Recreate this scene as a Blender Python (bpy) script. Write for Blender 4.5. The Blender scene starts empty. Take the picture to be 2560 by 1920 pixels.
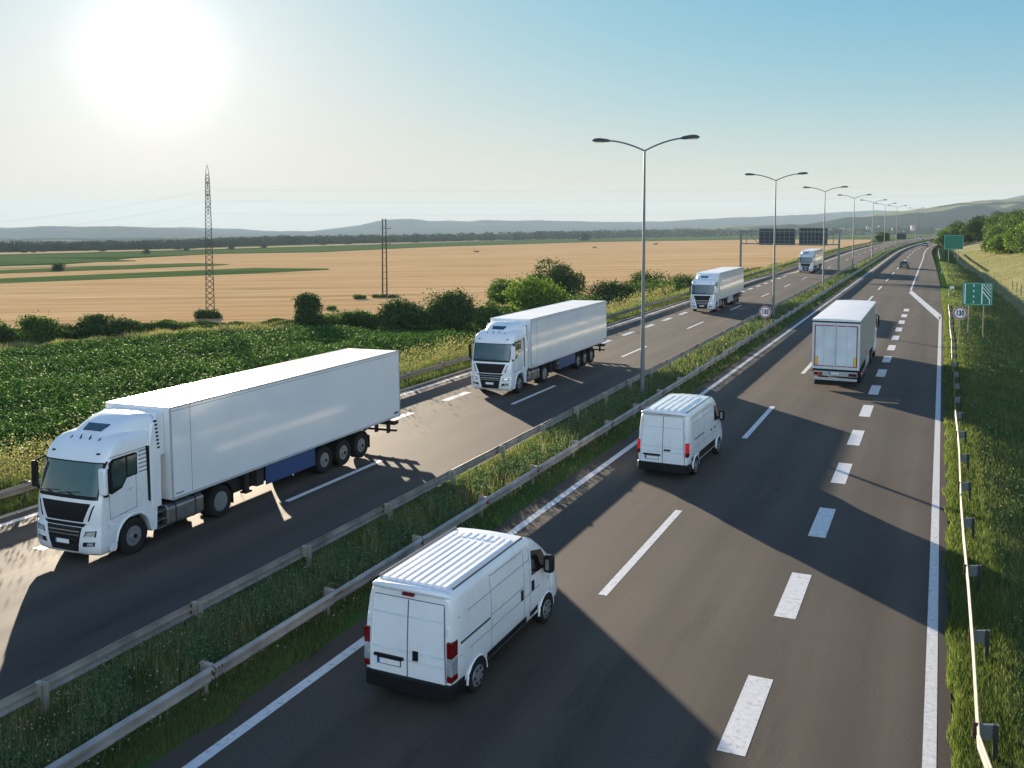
import bpy, math, random
import numpy as np
from mathutils import Vector
R = math.radians
rng = np.random.default_rng(7)
random.seed(7)
sc = bpy.context.scene
COL = sc.collection

# ------------------------------------------------------------------ camera
CAM_H, PITCH, YAW = 10.0, R(4.0), R(24.295)
FPX, CY = 2380.0, 712.73                       # focal length and principal row for a 2560 px wide picture
cam = bpy.data.cameras.new('camera')
cam_o = bpy.data.objects.new('camera', cam); COL.objects.link(cam_o)
cam.sensor_width = 36.0; cam.lens = FPX / 2560 * 36.0
cam.shift_y = -(960 - CY) / 2560
cam.clip_start = 0.1; cam.clip_end = 20000
cam_o.location = (0, 0, CAM_H); cam_o.rotation_euler = (R(90) - PITCH, 0, YAW)
sc.camera = cam_o

# ------------------------------------------------------------------ light
BACK_FILL, SKY_MAX = 5.0, (3.45, 3.4, 3.25)
SUN_AZ, SUN_EL = R(44.7), R(8.96)              # azimuth left of the road direction (+Y)
SUN = Vector((-math.sin(SUN_AZ) * math.cos(SUN_EL), math.cos(SUN_AZ) * math.cos(SUN_EL), math.sin(SUN_EL)))
sl = bpy.data.lights.new('sun', 'SUN'); sl.energy = 5.0; sl.angle = R(0.5); sl.color = (1.0, 0.84, 0.64)
so = bpy.data.objects.new('sun', sl); COL.objects.link(so); so.rotation_euler = SUN.to_track_quat('Z', 'Y').to_euler()

w = bpy.data.worlds.new('World'); sc.world = w; w.use_nodes = True
nt = w.node_tree; N = nt.nodes; L = nt.links; N.clear()
out = N.new('ShaderNodeOutputWorld'); bg = N.new('ShaderNodeBackground'); bg.inputs[1].default_value = 0.065
sky = N.new('ShaderNodeTexSky'); sky.sky_type = 'NISHITA'; sky.sun_disc = False
sky.sun_elevation = SUN_EL; sky.sun_rotation = -SUN_AZ; sky.altitude = 150; sky.air_density = 1.0; sky.dust_density = 0.35; sky.ozone_density = 3.0
geo = N.new('ShaderNodeTexCoord')
tilt = N.new('ShaderNodeVectorMath'); tilt.operation = 'ADD'; tilt.inputs[1].default_value = (0, 0, 0.03)   # the plain falls away from the road: its horizon is lower
nrm = N.new('ShaderNodeVectorMath'); nrm.operation = 'NORMALIZE'
L.new(geo.outputs['Generated'], tilt.inputs[0]); L.new(tilt.outputs[0], nrm.inputs[0]); L.new(nrm.outputs[0], sky.inputs['Vector'])
dot = N.new('ShaderNodeVectorMath'); dot.operation = 'DOT_PRODUCT'; dot.inputs[1].default_value = SUN
L.new(geo.outputs['Generated'], dot.inputs[0])
acs = N.new('ShaderNodeMath'); acs.operation = 'ARCCOSINE'; L.new(dot.outputs['Value'], acs.inputs[0])
ramp = N.new('ShaderNodeValToRGB'); L.new(acs.outputs[0], ramp.inputs[0])    # the bright aureole of the hazy sun
ramp.color_ramp.interpolation = 'B_SPLINE'
el = ramp.color_ramp.elements
el[0].position = 0.0; el[0].color = (1, 1, 1, 1)
el[1].position = 0.60; el[1].color = (0, 0, 0, 1)
for pos, v in ((0.024, 0.9), (0.038, 0.32), (0.056, 0.13), (0.090, 0.065), (0.16, 0.032), (0.28, 0.011)):
    e = el.new(pos); e.color = (v, v * 0.97, v * 0.92, 1)
mul = N.new('ShaderNodeVectorMath'); mul.operation = 'SCALE'; mul.inputs['Scale'].default_value = 12.0
L.new(ramp.outputs[0], mul.inputs[0])
add = N.new('ShaderNodeVectorMath'); add.operation = 'ADD'
tint = N.new('ShaderNodeMix'); tint.data_type = 'RGBA'; tint.blend_type = 'MULTIPLY'; tint.inputs[0].default_value = 1.0; tint.inputs[7].default_value = (0.62, 0.93, 1.36, 1)
hs = N.new('ShaderNodeHueSaturation'); hs.inputs['Saturation'].default_value = 1.05
L.new(sky.outputs[0], hs.inputs['Color']); L.new(hs.outputs[0], tint.inputs[6]); # broad glow added low in the sky behind the camera, brightening the vehicle sides
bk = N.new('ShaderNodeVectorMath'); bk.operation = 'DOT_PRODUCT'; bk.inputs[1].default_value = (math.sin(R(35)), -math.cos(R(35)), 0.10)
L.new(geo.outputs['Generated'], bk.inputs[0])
bm_ = N.new('ShaderNodeMapRange'); bm_.interpolation_type = 'SMOOTHSTEP'; bm_.inputs[1].default_value = 0.30; bm_.inputs[2].default_value = 0.95; bm_.inputs[3].default_value = 0.0; bm_.inputs[4].default_value = BACK_FILL
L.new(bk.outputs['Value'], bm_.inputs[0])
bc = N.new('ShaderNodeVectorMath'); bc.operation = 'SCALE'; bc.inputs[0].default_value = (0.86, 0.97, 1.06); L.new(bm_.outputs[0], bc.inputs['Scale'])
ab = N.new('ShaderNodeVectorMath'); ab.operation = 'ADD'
sx = N.new('ShaderNodeSeparateXYZ'); cx = N.new('ShaderNodeCombineXYZ'); L.new(tint.outputs[2], sx.inputs[0])
for ch in range(3):                                                          # gentle shoulder on the brightest sky: c / sqrt(1 + (c/k)^2)
    m1 = N.new('ShaderNodeMath'); m1.operation = 'MULTIPLY'; m1.inputs[1].default_value = 1 / SKY_MAX[ch]; L.new(sx.outputs[ch], m1.inputs[0])
    m2 = N.new('ShaderNodeMath'); m2.operation = 'MULTIPLY_ADD'; m2.inputs[2].default_value = 1.0; L.new(m1.outputs[0], m2.inputs[0]); L.new(m1.outputs[0], m2.inputs[1])
    m3 = N.new('ShaderNodeMath'); m3.operation = 'SQRT'; L.new(m2.outputs[0], m3.inputs[0])
    m4 = N.new('ShaderNodeMath'); m4.operation = 'DIVIDE'; L.new(sx.outputs[ch], m4.inputs[0]); L.new(m3.outputs[0], m4.inputs[1]); L.new(m4.outputs[0], cx.inputs[ch])
sz = N.new('ShaderNodeSeparateXYZ'); L.new(nrm.outputs[0], sz.inputs[0])
hr = N.new('ShaderNodeValToRGB'); hr.color_ramp.interpolation = 'B_SPLINE'; L.new(sz.outputs['Z'], hr.inputs[0])   # warm dust low over the plain
he = hr.color_ramp.elements; he[0].position = 0.0; he[0].color = (0.9,) * 3 + (1,); he[1].position = 0.23; he[1].color = (0, 0, 0, 1)
for p_, v_ in ((0.045, 0.74), (0.095, 0.36), (0.15, 0.09)):
    q_ = he.new(p_); q_.color = (v_,) * 3 + (1,)
hm = N.new('ShaderNodeMix'); hm.data_type = 'RGBA'; hm.inputs[7].default_value = (3.8, 3.3, 2.45, 1)
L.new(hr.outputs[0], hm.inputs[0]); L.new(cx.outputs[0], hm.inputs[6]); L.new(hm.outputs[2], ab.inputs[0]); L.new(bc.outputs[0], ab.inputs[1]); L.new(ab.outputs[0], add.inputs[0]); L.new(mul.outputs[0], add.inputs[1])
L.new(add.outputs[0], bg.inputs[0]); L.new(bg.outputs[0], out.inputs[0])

sc.view_settings.view_transform = 'Standard'; sc.view_settings.look = 'None'
sc.view_settings.gamma = 1.0; sc.view_settings.exposure = 1.85
sc.render.engine = 'CYCLES'
sc.cycles.use_denoising = True
sc.cycles.max_bounces = 6; sc.cycles.transparent_max_bounces = 6; sc.cycles.volume_bounces = 0
sc.cycles.sample_clamp_indirect = 6.0
sc.cycles.caustics_reflective = False; sc.cycles.caustics_refractive = False

# ------------------------------------------------------------------ helpers: objects
def tag(o, label=None, cat=None, group=None, kind=None):
    if label: o['label'] = label
    if cat: o['category'] = cat
    if group: o['group'] = group
    if kind: o['kind'] = kind
    return o

def empty(name, loc=(0, 0, 0), rz=0.0, scale=1.0, parent=None, ry=0.0):
    o = bpy.data.objects.new(name, None); COL.objects.link(o)
    o.empty_display_size = 0.3
    o.location = loc; o.rotation_euler = (0, ry, rz); o.scale = (scale,) * 3
    if parent: o.parent = parent
    return o

def copy_tree(o, parent=None):
    c = o.copy(); COL.objects.link(c); c.parent = parent
    for ch in list(o.children):
        copy_tree(ch, c)
    return c

def link_mesh(name, me, mats, parent=None):
    for m in (mats if isinstance(mats, (list, tuple)) else [mats]):
        me.materials.append(m)
    o = bpy.data.objects.new(name, me); COL.objects.link(o)
    if parent: o.parent = parent
    return o

class MB:
    """collects faces and links them as one mesh object"""
    def __init__(s):
        s.v = []; s.f = []; s.m = []
    def add(s, vs, fs, m=0):
        b = len(s.v); s.v.extend(tuple(p) for p in vs)
        for f in fs:
            s.f.append(tuple(b + i for i in f)); s.m.append(m)
        return s
    def box(s, x0, y0, z0, x1, y1, z1, m=0):
        vs = [(x, y, z) for z in (z0, z1) for y in (y0, y1) for x in (x0, x1)]
        return s.add(vs, [(0, 2, 3, 1), (4, 5, 7, 6), (0, 1, 5, 4), (1, 3, 7, 5), (3, 2, 6, 7), (2, 0, 4, 6)], m)
    def prism(s, poly, ax, a, b, m=0):
        n = len(poly)
        def P(u, w, t):
            return (t, u, w) if ax == 'x' else (u, t, w) if ax == 'y' else (u, w, t)
        vs = [P(u, w, a) for u, w in poly] + [P(u, w, b) for u, w in poly]
        fs = [tuple(range(n))[::-1], tuple(range(n, 2 * n))]
        for i in range(n):
            j = (i + 1) % n; fs.append((i, j, n + j, n + i))
        return s.add(vs, fs, m)
    def loft(s, secs, caps=True, m=0, closed=True, mf=None):
        n = len(secs[0]); b = len(s.v)
        for q in secs: s.v.extend(tuple(p) for p in q)
        for i in range(len(secs) - 1):
            for j in range(n if closed else n - 1):
                k = (j + 1) % n
                s.f.append((b + i * n + j, b + i * n + k, b + (i + 1) * n + k, b + (i + 1) * n + j)); s.m.append(mf(i, j) if mf else m)
        if caps:
            s.f.append(tuple(b + j for j in range(n))[::-1]); s.m.append(m)
            s.f.append(tuple(b + (len(secs) - 1) * n + j for j in range(n))); s.m.append(m)
        return s
    def tube(s, pts, r, n=8, m=0, caps=True):
        pts = [Vector(p) for p in pts]
        rs = r if isinstance(r, (list, tuple)) else [r] * len(pts)
        secs = []
        for i, p in enumerate(pts):
            d = (pts[min(i + 1, len(pts) - 1)] - pts[max(i - 1, 0)]).normalized()
            a = Vector((0, 0, 1)) if abs(d.z) < 0.9 else Vector((1, 0, 0))
            u = d.cross(a).normalized(); v = d.cross(u)
            secs.append([p + (u * math.cos(t) + v * math.sin(t)) * rs[i] for t in (2 * math.pi * k / n for k in range(n))])
        return s.loft(secs, caps, m)
    def lathe(s, prof, n=32, m=0, mf=None, cx=0, cy=0, cz=0):
        """prof: (x along the axle, radius); axis is X through (cx, cy, cz)"""
        secs = [[(cx + x, cy + r * math.cos(2 * math.pi * k / n), cz + r * math.sin(2 * math.pi * k / n)) for k in range(n)] for x, r in prof]
        return s.loft(secs, True, m, mf=mf)
    def grid(s, fn, nu, nv, m=0, thick=None):
        b = len(s.v)
        for i in range(nu + 1):
            for j in range(nv + 1):
                s.v.append(tuple(fn(i / nu, j / nv)))
        for i in range(nu):
            for j in range(nv):
                a = b + i * (nv + 1) + j
                s.f.append((a, a + 1, a + nv + 2, a + nv + 1)); s.m.append(m)
        if thick is not None:                     # a shell: second skin set back by thick and a rim
            t = Vector(thick); b2 = len(s.v)
            s.v.extend(tuple(Vector(p) + t) for p in s.v[b:b2])
            d = b2 - b
            edge = [i * (nv + 1) for i in range(nu + 1)] + [nu * (nv + 1) + j for j in range(1, nv + 1)] + \
                   [i * (nv + 1) + nv for i in range(nu - 1, -1, -1)] + [j for j in range(nv - 1, 0, -1)]
            for q in range(len(edge)):
                a0, a1 = b + edge[q], b + edge[(q + 1) % len(edge)]
                s.f.append((a0, a0 + d, a1 + d, a1)); s.m.append(m)
        return s
    def build(s, name, mats, parent=None, smooth=None, bevel=0.0, seg=2):
        me = bpy.data.meshes.new(name); me.from_pydata(s.v, [], s.f)
        me.polygons.foreach_set('material_index', s.m)
        if smooth is not None:
            me.polygons.foreach_set('use_smooth', [True] * len(s.f))
            me.set_sharp_from_angle(angle=R(smooth))
        me.update()
        o = link_mesh(name, me, mats, parent)
        if bevel:
            md = o.modifiers.new('bevel', 'BEVEL'); md.width = bevel; md.segments = seg; md.limit_method = 'ANGLE'; md.angle_limit = R(40)
        return o

def np_mesh(name, verts, faces_n, mats, parent=None, mat_idx=None):
    """verts (N,3) in runs; faces_n: list of (index array (F,k))"""
    me = bpy.data.meshes.new(name)
    me.vertices.add(len(verts)); me.vertices.foreach_set('co', np.asarray(verts, np.float32).ravel())
    loops = np.concatenate([f.ravel() for f in faces_n]); tot = np.concatenate([np.full(len(f), f.shape[1]) for f in faces_n])
    start = np.concatenate([[0], np.cumsum(tot)[:-1]])
    me.loops.add(len(loops)); me.loops.foreach_set('vertex_index', loops.astype(np.int32))
    me.polygons.add(len(tot)); me.polygons.foreach_set('loop_start', start.astype(np.int32)); me.polygons.foreach_set('loop_total', tot.astype(np.int32))
    if mat_idx is not None: me.polygons.foreach_set('material_index', mat_idx.astype(np.int32))
    me.update(calc_edges=True)
    return link_mesh(name, me, mats, parent)

# ------------------------------------------------------------------ helpers: materials
def nodemat(name):
    m = bpy.data.materials.new(name); m.use_nodes = True
    n = m.node_tree.nodes; b = n['Principled BSDF']
    return m, n, m.node_tree.links, b

def noise(n, l, scale, detail=4, vec=None, rough=0.55):
    t = n.new('ShaderNodeTexNoise'); t.inputs['Scale'].default_value = scale; t.inputs['Detail'].default_value = detail; t.inputs['Roughness'].default_value = rough
    if vec is not None: l.new(vec, t.inputs['Vector'])
    return t.outputs['Fac']

def coords(n, l, scale=(1, 1, 1), rz=0.0, kind='Object'):
    tc = n.new('ShaderNodeTexCoord'); mp = n.new('ShaderNodeMapping'); m2 = n.new('ShaderNodeMapping')
    m2.inputs['Rotation'].default_value = (0, 0, rz); mp.inputs['Scale'].default_value = scale
    l.new(tc.outputs[kind], m2.inputs['Vector']); l.new(m2.outputs[0], mp.inputs['Vector']); return mp.outputs[0]

def cramp(n, l, fac, stops):
    r = n.new('ShaderNodeValToRGB'); e = r.color_ramp.elements
    e[0].position = stops[0][0]; e[0].color = (*stops[0][1], 1); e[1].position = stops[-1][0]; e[1].color = (*stops[-1][1], 1)
    for p, c in stops[1:-1]:
        q = e.new(p); q.color = (*c, 1)
    l.new(fac, r.inputs[0]); return r.outputs[0]

def mixc(n, l, fac, a, b, mode='MIX'):
    x = n.new('ShaderNodeMix'); x.data_type = 'RGBA'; x.blend_type = mode
    for s_, v in ((x.inputs[0], fac), (x.inputs[6], a), (x.inputs[7], b)):
        if hasattr(v, 'is_output'): l.new(v, s_)
        else: s_.default_value = v if not isinstance(v, tuple) else (*v, 1)[:4]
    return x.outputs[2]

def bump(n, l, b, h, strength=0.3, dist=0.02):
    bp = n.new('ShaderNodeBump'); bp.inputs['Strength'].default_value = strength; bp.inputs['Distance'].default_value = dist
    l.new(h, bp.inputs['Height']); l.new(bp.outputs[0], b.inputs['Normal'])

def plain(name, col, rough=0.5, metal=0.0, coat=0.0, var=0.12, scale=3.0, spec=0.5):
    """paint, plastic or metal with a slight uneven tone and sheen"""
    m, n, l, b = nodemat(name)
    v = coords(n, l); f = noise(n, l, scale, 5, v)
    c0 = tuple(c * (1 - var) for c in col); c1 = tuple(min(1, c * (1 + var * 0.6)) for c in col)
    l.new(cramp(n, l, f, [(0.3, c0), (0.7, c1)]), b.inputs['Base Color'])
    r = n.new('ShaderNodeMapRange'); l.new(f, r.inputs[0]); r.inputs[3].default_value = max(0.02, rough - 0.08); r.inputs[4].default_value = min(1, rough + 0.1)
    l.new(r.outputs[0], b.inputs['Roughness'])
    b.inputs['Metallic'].default_value = metal; b.inputs['Coat Weight'].default_value = coat; b.inputs['Coat Roughness'].default_value = 0.08
    b.inputs['Specular IOR Level'].default_value = spec
    return m

def lamp_mat(name, col, strength):
    m, n, l, b = nodemat(name)
    v = coords(n, l); f = noise(n, l, 9, 2, v)
    c = cramp(n, l, f, [(0.3, tuple(k * 0.7 for k in col)), (0.7, col)])
    l.new(c, b.inputs['Base Color']); l.new(c, b.inputs['Emission Color']); b.inputs['Emission Strength'].default_value = strength
    b.inputs['Roughness'].default_value = 0.15
    return m

def leafmat(name, stops, trans=0.4, rough=0.5, big=None, spec=0.2):
    """foliage: every leaf its own tone, part of the light passing through it"""
    m, n, l, _ = nodemat(name); b = n.new('ShaderNodeBsdfDiffuse')
    g = n.new('ShaderNodeNewGeometry')
    c = cramp(n, l, g.outputs['Random Per Island'], stops)
    if big:
        f = noise(n, l, big[0], 3, coords(n, l))
        c = mixc(n, l, cramp(n, l, f, [(0.42, (0, 0, 0)), (0.62, (1, 1, 1))]), c, mixc(n, l, 0.75, c, big[1]))
    l.new(c, b.inputs['Color']); b.inputs['Roughness'].default_value = 0.5
    t = n.new('ShaderNodeBsdfTranslucent')
    l.new(mixc(n, l, 1.0, c, (1.0, 1.0, 0.65, 1), 'MULTIPLY'), t.inputs['Color'])
    mx = n.new('ShaderNodeMixShader'); mx.inputs[0].default_value = trans
    l.new(b.outputs[0], mx.inputs[1]); l.new(t.outputs[0], mx.inputs[2]); last = mx
    if spec > 0.1:                                                           # waxy leaves glint a little
        gl = n.new('ShaderNodeBsdfGlossy'); gl.inputs['Roughness'].default_value = 0.42; gl.inputs['Color'].default_value = (0.8, 0.9, 0.7, 1)
        last = n.new('ShaderNodeMixShader'); last.inputs[0].default_value = spec * 0.1; l.new(mx.outputs[0], last.inputs[1]); l.new(gl.outputs[0], last.inputs[2])
    l.new(last.outputs[0], n['Material Output'].inputs[0])
    return m

def asphalt(name, base, warm, spec):
    m, n, l, b = nodemat(name)
    fine = noise(n, l, 17, 4, coords(n, l), 0.75)
    streak = noise(n, l, 1.0, 4, coords(n, l, (1.1, 0.018, 1)))
    patch = noise(n, l, 0.13, 5, coords(n, l))
    c = cramp(n, l, fine, [(0.28, tuple(k * 0.5 for k in base)), (0.5, base), (0.74, tuple(k * 1.75 for k in base))])
    c = mixc(n, l, cramp(n, l, streak, [(0.35, (0, 0, 0)), (0.7, (0.6, 0.6, 0.6))]), c, tuple(k * 1.45 for k in warm))
    c = mixc(n, l, cramp(n, l, patch, [(0.4, (0, 0, 0)), (0.65, (0.5, 0.5, 0.5))]), c, tuple(k * 0.8 for k in base))
    # wheel tracks polished along the lanes and transverse joints
    tc = n.new('ShaderNodeTexCoord'); sp = n.new('ShaderNodeSeparateXYZ'); l.new(tc.outputs['Object'], sp.inputs[0])
    wv = n.new('ShaderNodeMath'); wv.operation = 'MULTIPLY'; wv.inputs[1].default_value = 2 * math.pi / 2.15; l.new(sp.outputs['X'], wv.inputs[0])
    sn = n.new('ShaderNodeMath'); sn.operation = 'SINE'; l.new(wv.outputs[0], sn.inputs[0])
    mr = n.new('ShaderNodeMapRange'); mr.inputs[1].default_value = -1; mr.inputs[2].default_value = 1; mr.inputs[3].default_value = 0.0; mr.inputs[4].default_value = 0.34
    l.new(sn.outputs[0], mr.inputs[0])
    c = mixc(n, l, mr.outputs[0], c, tuple(k * 0.45 for k in base))
    # oil darkening
    blot = noise(n, l, 0.8, 6, coords(n, l, (1, 0.12, 1)), 0.75)
    c = mixc(n, l, cramp(n, l, blot, [(0.54, (0, 0, 0)), (0.72, (0.75, 0.75, 0.75))]), c, tuple(k * 0.5 for k in base))
    l.new(c, b.inputs['Base Color'])
    rr = n.new('ShaderNodeMapRange'); b.inputs['Specular IOR Level'].default_value = spec; rr.inputs[3].default_value = 0.66; rr.inputs[4].default_value = 0.86; l.new(streak, rr.inputs[0]); l.new(rr.outputs[0], b.inputs['Roughness'])
    bump(n, l, b, fine, 0.25, 0.006)
    return m

def ground_mat(name, stops, scale=0.15, fine=6.0, stretch=None, rz=0.0, bstr=0.4, bdist=0.05, rough=0.9):
    m, n, l, b = nodemat(name)
    v = coords(n, l, stretch or (1, 1, 1), rz)
    a = noise(n, l, scale, 6, v); f = noise(n, l, fine, 4, coords(n, l), 0.7)
    mx = n.new('ShaderNodeMath'); mx.operation = 'MULTIPLY_ADD'; mx.inputs[1].default_value = 0.35; l.new(f, mx.inputs[0])
    ad = n.new('ShaderNodeMath'); ad.operation = 'MULTIPLY'; ad.inputs[1].default_value = 0.65; l.new(a, ad.inputs[0]); l.new(ad.outputs[0], mx.inputs[2])
    l.new(cramp(n, l, mx.outputs[0], stops), b.inputs['Base Color'])
    b.inputs['Roughness'].default_value = rough; b.inputs['Specular IOR Level'].default_value = 0.0
    bump(n, l, b, f, bstr, bdist)
    return m

M = {}
M['asphalt_l'] = asphalt('asphalt left', (0.068, 0.059, 0.051), (0.086, 0.071, 0.057), 0.16)
M['asphalt_r'] = asphalt('asphalt right', (0.066, 0.055, 0.045), (0.086, 0.069, 0.053), 0.20)
def paint_mat():
    m, n, l, b = nodemat('road paint')
    f = noise(n, l, 7, 6, coords(n, l), 0.75); g = noise(n, l, 40, 2, coords(n, l))
    c = cramp(n, l, f, [(0.33, (0.16, 0.15, 0.14)), (0.42, (0.55, 0.55, 0.55)), (0.7, (0.72, 0.72, 0.72))])
    l.new(mixc(n, l, cramp(n, l, g, [(0.3, (0, 0, 0)), (0.42, (1, 1, 1))]), (0.3, 0.29, 0.28), c), b.inputs['Base Color']); b.inputs['Roughness'].default_value = 0.6
    return m
M['paint'] = paint_mat()
M['white'] = plain('white vehicle paint', (0.80, 0.81, 0.82), 0.28, 0, 0.6, 0.05, 1.2)
M['white_body'] = plain('white trailer panel', (0.78, 0.79, 0.80), 0.16, 0, 0.8, 0.05, 0.5)
M['roof_white'] = plain('white roof skin', (0.80, 0.80, 0.79), 0.42, 0, 0.0, 0.06, 0.8)
M['black'] = plain('black plastic', (0.010, 0.010, 0.011), 0.55, 0, 0, 0.3, 6, 0.22)
M['rubber'] = plain('tyre rubber', (0.018, 0.017, 0.016), 0.8, 0, 0, 0.3, 8, 0.25)
M['glass'] = plain('dark window glass', (0.042, 0.075, 0.070), 0.04, 0, 1.0, 0.2, 0.9, 0.9)
M['glass_black'] = plain('black window glass', (0.010, 0.012, 0.013), 0.04, 0, 1.0, 0.2, 2, 0.6)
M['steel'] = plain('brushed steel', (0.42, 0.42, 0.42), 0.35, 0.9, 0, 0.2, 5)
M['rim'] = plain('wheel rim metal', (0.30, 0.31, 0.32), 0.42, 0.55, 0, 0.15, 8)
M['dark_steel'] = plain('dark chassis steel', (0.035, 0.034, 0.033), 0.6, 0.3, 0, 0.3, 4)
M['galv'] = plain('galvanised steel', (0.19, 0.18, 0.16), 0.7, 0.3, 0, 0.3, 2.0)
M['galv_dirty'] = plain('weathered galvanised steel', (0.42, 0.39, 0.35), 0.55, 0.55, 0, 0.4, 1.2)
M['rust'] = plain('rust stained steel', (0.10, 0.055, 0.035), 0.8, 0.1, 0, 0.4, 12)
M['blue'] = plain('blue skirt panel', (0.022, 0.060, 0.17), 0.42, 0, 0.1, 0.12, 2)
M['grey_panel'] = plain('grey skirt panel', (0.42, 0.43, 0.44), 0.4, 0, 0.1, 0.12, 2)
M['seam'] = plain('panel gap', (0.10, 0.11, 0.12), 0.6, 0, 0, 0.1)
M['seam_light'] = plain('shallow panel gap', (0.30, 0.32, 0.34), 0.5, 0, 0, 0.1)
M['seam'].node_tree.nodes['Principled BSDF'].inputs['Specular IOR Level'].default_value = 0.2
M['red_lens'] = lamp_mat('red lamp lens', (0.17, 0.004, 0.005), 0.0)
M['red_lit'] = lamp_mat('lit red lamp', (0.6, 0.015, 0.015), 0.13)
M['clear_lens'] = plain('clear lamp lens', (0.62, 0.66, 0.68), 0.08, 0.5, 1.0, 0.35, 14)
M['amber'] = plain('amber reflector', (0.6, 0.2, 0.02), 0.3)
M['plate'] = plain('white number plate', (0.78, 0.78, 0.76), 0.4, 0, 0, 0.03)
M['plate_blue'] = plain('blue plate band', (0.02, 0.10, 0.42), 0.4)
M['yellow'] = plain('yellow reflective board', (0.85, 0.60, 0.02), 0.4, 0, 0, 0.08)
M['red_tape'] = plain('red reflective tape', (0.32, 0.015, 0.03), 0.45, 0, 0, 0.12)
M['curtain'] = plain('grey trailer curtain', (0.30, 0.33, 0.33), 0.45, 0, 0.1, 0.12, 0.9)
M['door_grey'] = plain('pale grey trailer door', (0.62, 0.67, 0.70), 0.45, 0, 0.1, 0.12, 1.5)
M['lamp_grey'] = plain('grey lamp post paint', (0.16, 0.19, 0.20), 0.45, 0.4, 0, 0.12, 2)
M['lamp_head'] = plain('dark lamp housing', (0.045, 0.05, 0.05), 0.5)
M['sign_back'] = plain('dark sign back', (0.035, 0.045, 0.052), 0.5, 0.2)
M['sign_green'] = plain('green sign face', (0.004, 0.17, 0.10), 0.4, 0, 0, 0.06, 1)
M['sign_white'] = plain('white sign face', (0.78, 0.80, 0.80), 0.4, 0, 0, 0.04)
M['sign_red'] = plain('red sign ring', (0.36, 0.02, 0.025), 0.4, 0, 0, 0.06)
M['sign_edge'] = plain('pale green sign border', (0.28, 0.58, 0.48), 0.4, 0, 0, 0.06)
M['pylon'] = plain('weathered lattice steel', (0.085, 0.075, 0.065), 0.7, 0.3, 0, 0.25, 0.7)
M['concrete'] = plain('concrete', (0.33, 0.31, 0.28), 0.85, 0, 0, 0.2, 2)
M['wood'] = plain('weathered wood', (0.10, 0.075, 0.05), 0.85, 0, 0, 0.3, 6)
M['bark'] = plain('bark', (0.055, 0.040, 0.028), 0.9, 0, 0, 0.35, 9)
M['cable'] = plain('cable', (0.20, 0.19, 0.18), 0.6)
M['wall'] = plain('pale house wall', (0.62, 0.58, 0.52), 0.9, 0, 0, 0.1)
M['tile'] = plain('red roof tiles', (0.20, 0.07, 0.045), 0.85, 0, 0, 0.2)
M['foil'] = plain('greenhouse film', (0.66, 0.70, 0.70), 0.35, 0, 0.2, 0.08)

M['leaf'] = leafmat('leaf green', [(0, (0.030, 0.075, 0.016)), (0.5, (0.062, 0.130, 0.028)), (1, (0.110, 0.170, 0.038))], 0.45)
M['leaf_dark'] = leafmat('leaf dark', [(0, (0.018, 0.046, 0.013)), (0.6, (0.036, 0.080, 0.020)), (1, (0.075, 0.120, 0.028))], 0.35)
M['leaf_bright'] = leafmat('leaf bright', [(0, (0.060, 0.125, 0.020)), (0.5, (0.105, 0.185, 0.030)), (1, (0.17, 0.25, 0.045))], 0.5)
M['leaf_far'] = leafmat('leaf far', [(0, (0.020, 0.042, 0.022)), (1, (0.034, 0.060, 0.030))], 0.15)
M['corn'] = leafmat('crop leaf', [(0, (0.016, 0.048, 0.010)), (0.45, (0.046, 0.125, 0.020)), (0.8, (0.090, 0.200, 0.036)), (1, (0.15, 0.27, 0.065))], 0.44, 0.7, None, 0.12)
M['grass'] = leafmat('grass blade', [(0, (0.036, 0.080, 0.024)), (0.4, (0.078, 0.142, 0.042)), (0.8, (0.145, 0.195, 0.066)), (1, (0.30, 0.28, 0.15))], 0.5, 0.6, (0.35, (0.19, 0.21, 0.085)))
M['grass_lush'] = leafmat('lush verge blade', [(0, (0.045, 0.090, 0.024)), (0.45, (0.105, 0.165, 0.042)), (0.85, (0.175, 0.215, 0.066)), (1, (0.32, 0.30, 0.16))], 0.5, 0.45)
M['weed'] = leafmat('weed leaf', [(0, (0.040, 0.100, 0.036)), (0.6, (0.080, 0.155, 0.062)), (1, (0.18, 0.23, 0.14))], 0.4)
M['meadow_blade'] = leafmat('meadow blade', [(0, (0.13, 0.165, 0.07)), (0.5, (0.23, 0.235, 0.12)), (1, (0.35, 0.32, 0.19))], 0.45)
M['straw'] = leafmat('dry grass stem', [(0, (0.12, 0.14, 0.050)), (0.5, (0.21, 0.21, 0.095)), (1, (0.34, 0.31, 0.18))], 0.45)
M['flower'] = leafmat('flower petal', [(0, (0.55, 0.55, 0.50)), (0.7, (0.6, 0.58, 0.5)), (1, (0.55, 0.45, 0.1))], 0.3)
M['soil'] = ground_mat('turf and soil', [(0.3, (0.028, 0.060, 0.016)), (0.55, (0.048, 0.095, 0.026)), (0.75, (0.080, 0.11, 0.042))], 0.25, 5)
M['meadow'] = ground_mat('mown meadow', [(0.3, (0.14, 0.165, 0.07)), (0.5, (0.24, 0.235, 0.12)), (0.72, (0.34, 0.31, 0.175))], 0.12, 3, None, 0, 0.6, 0.12)
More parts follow.
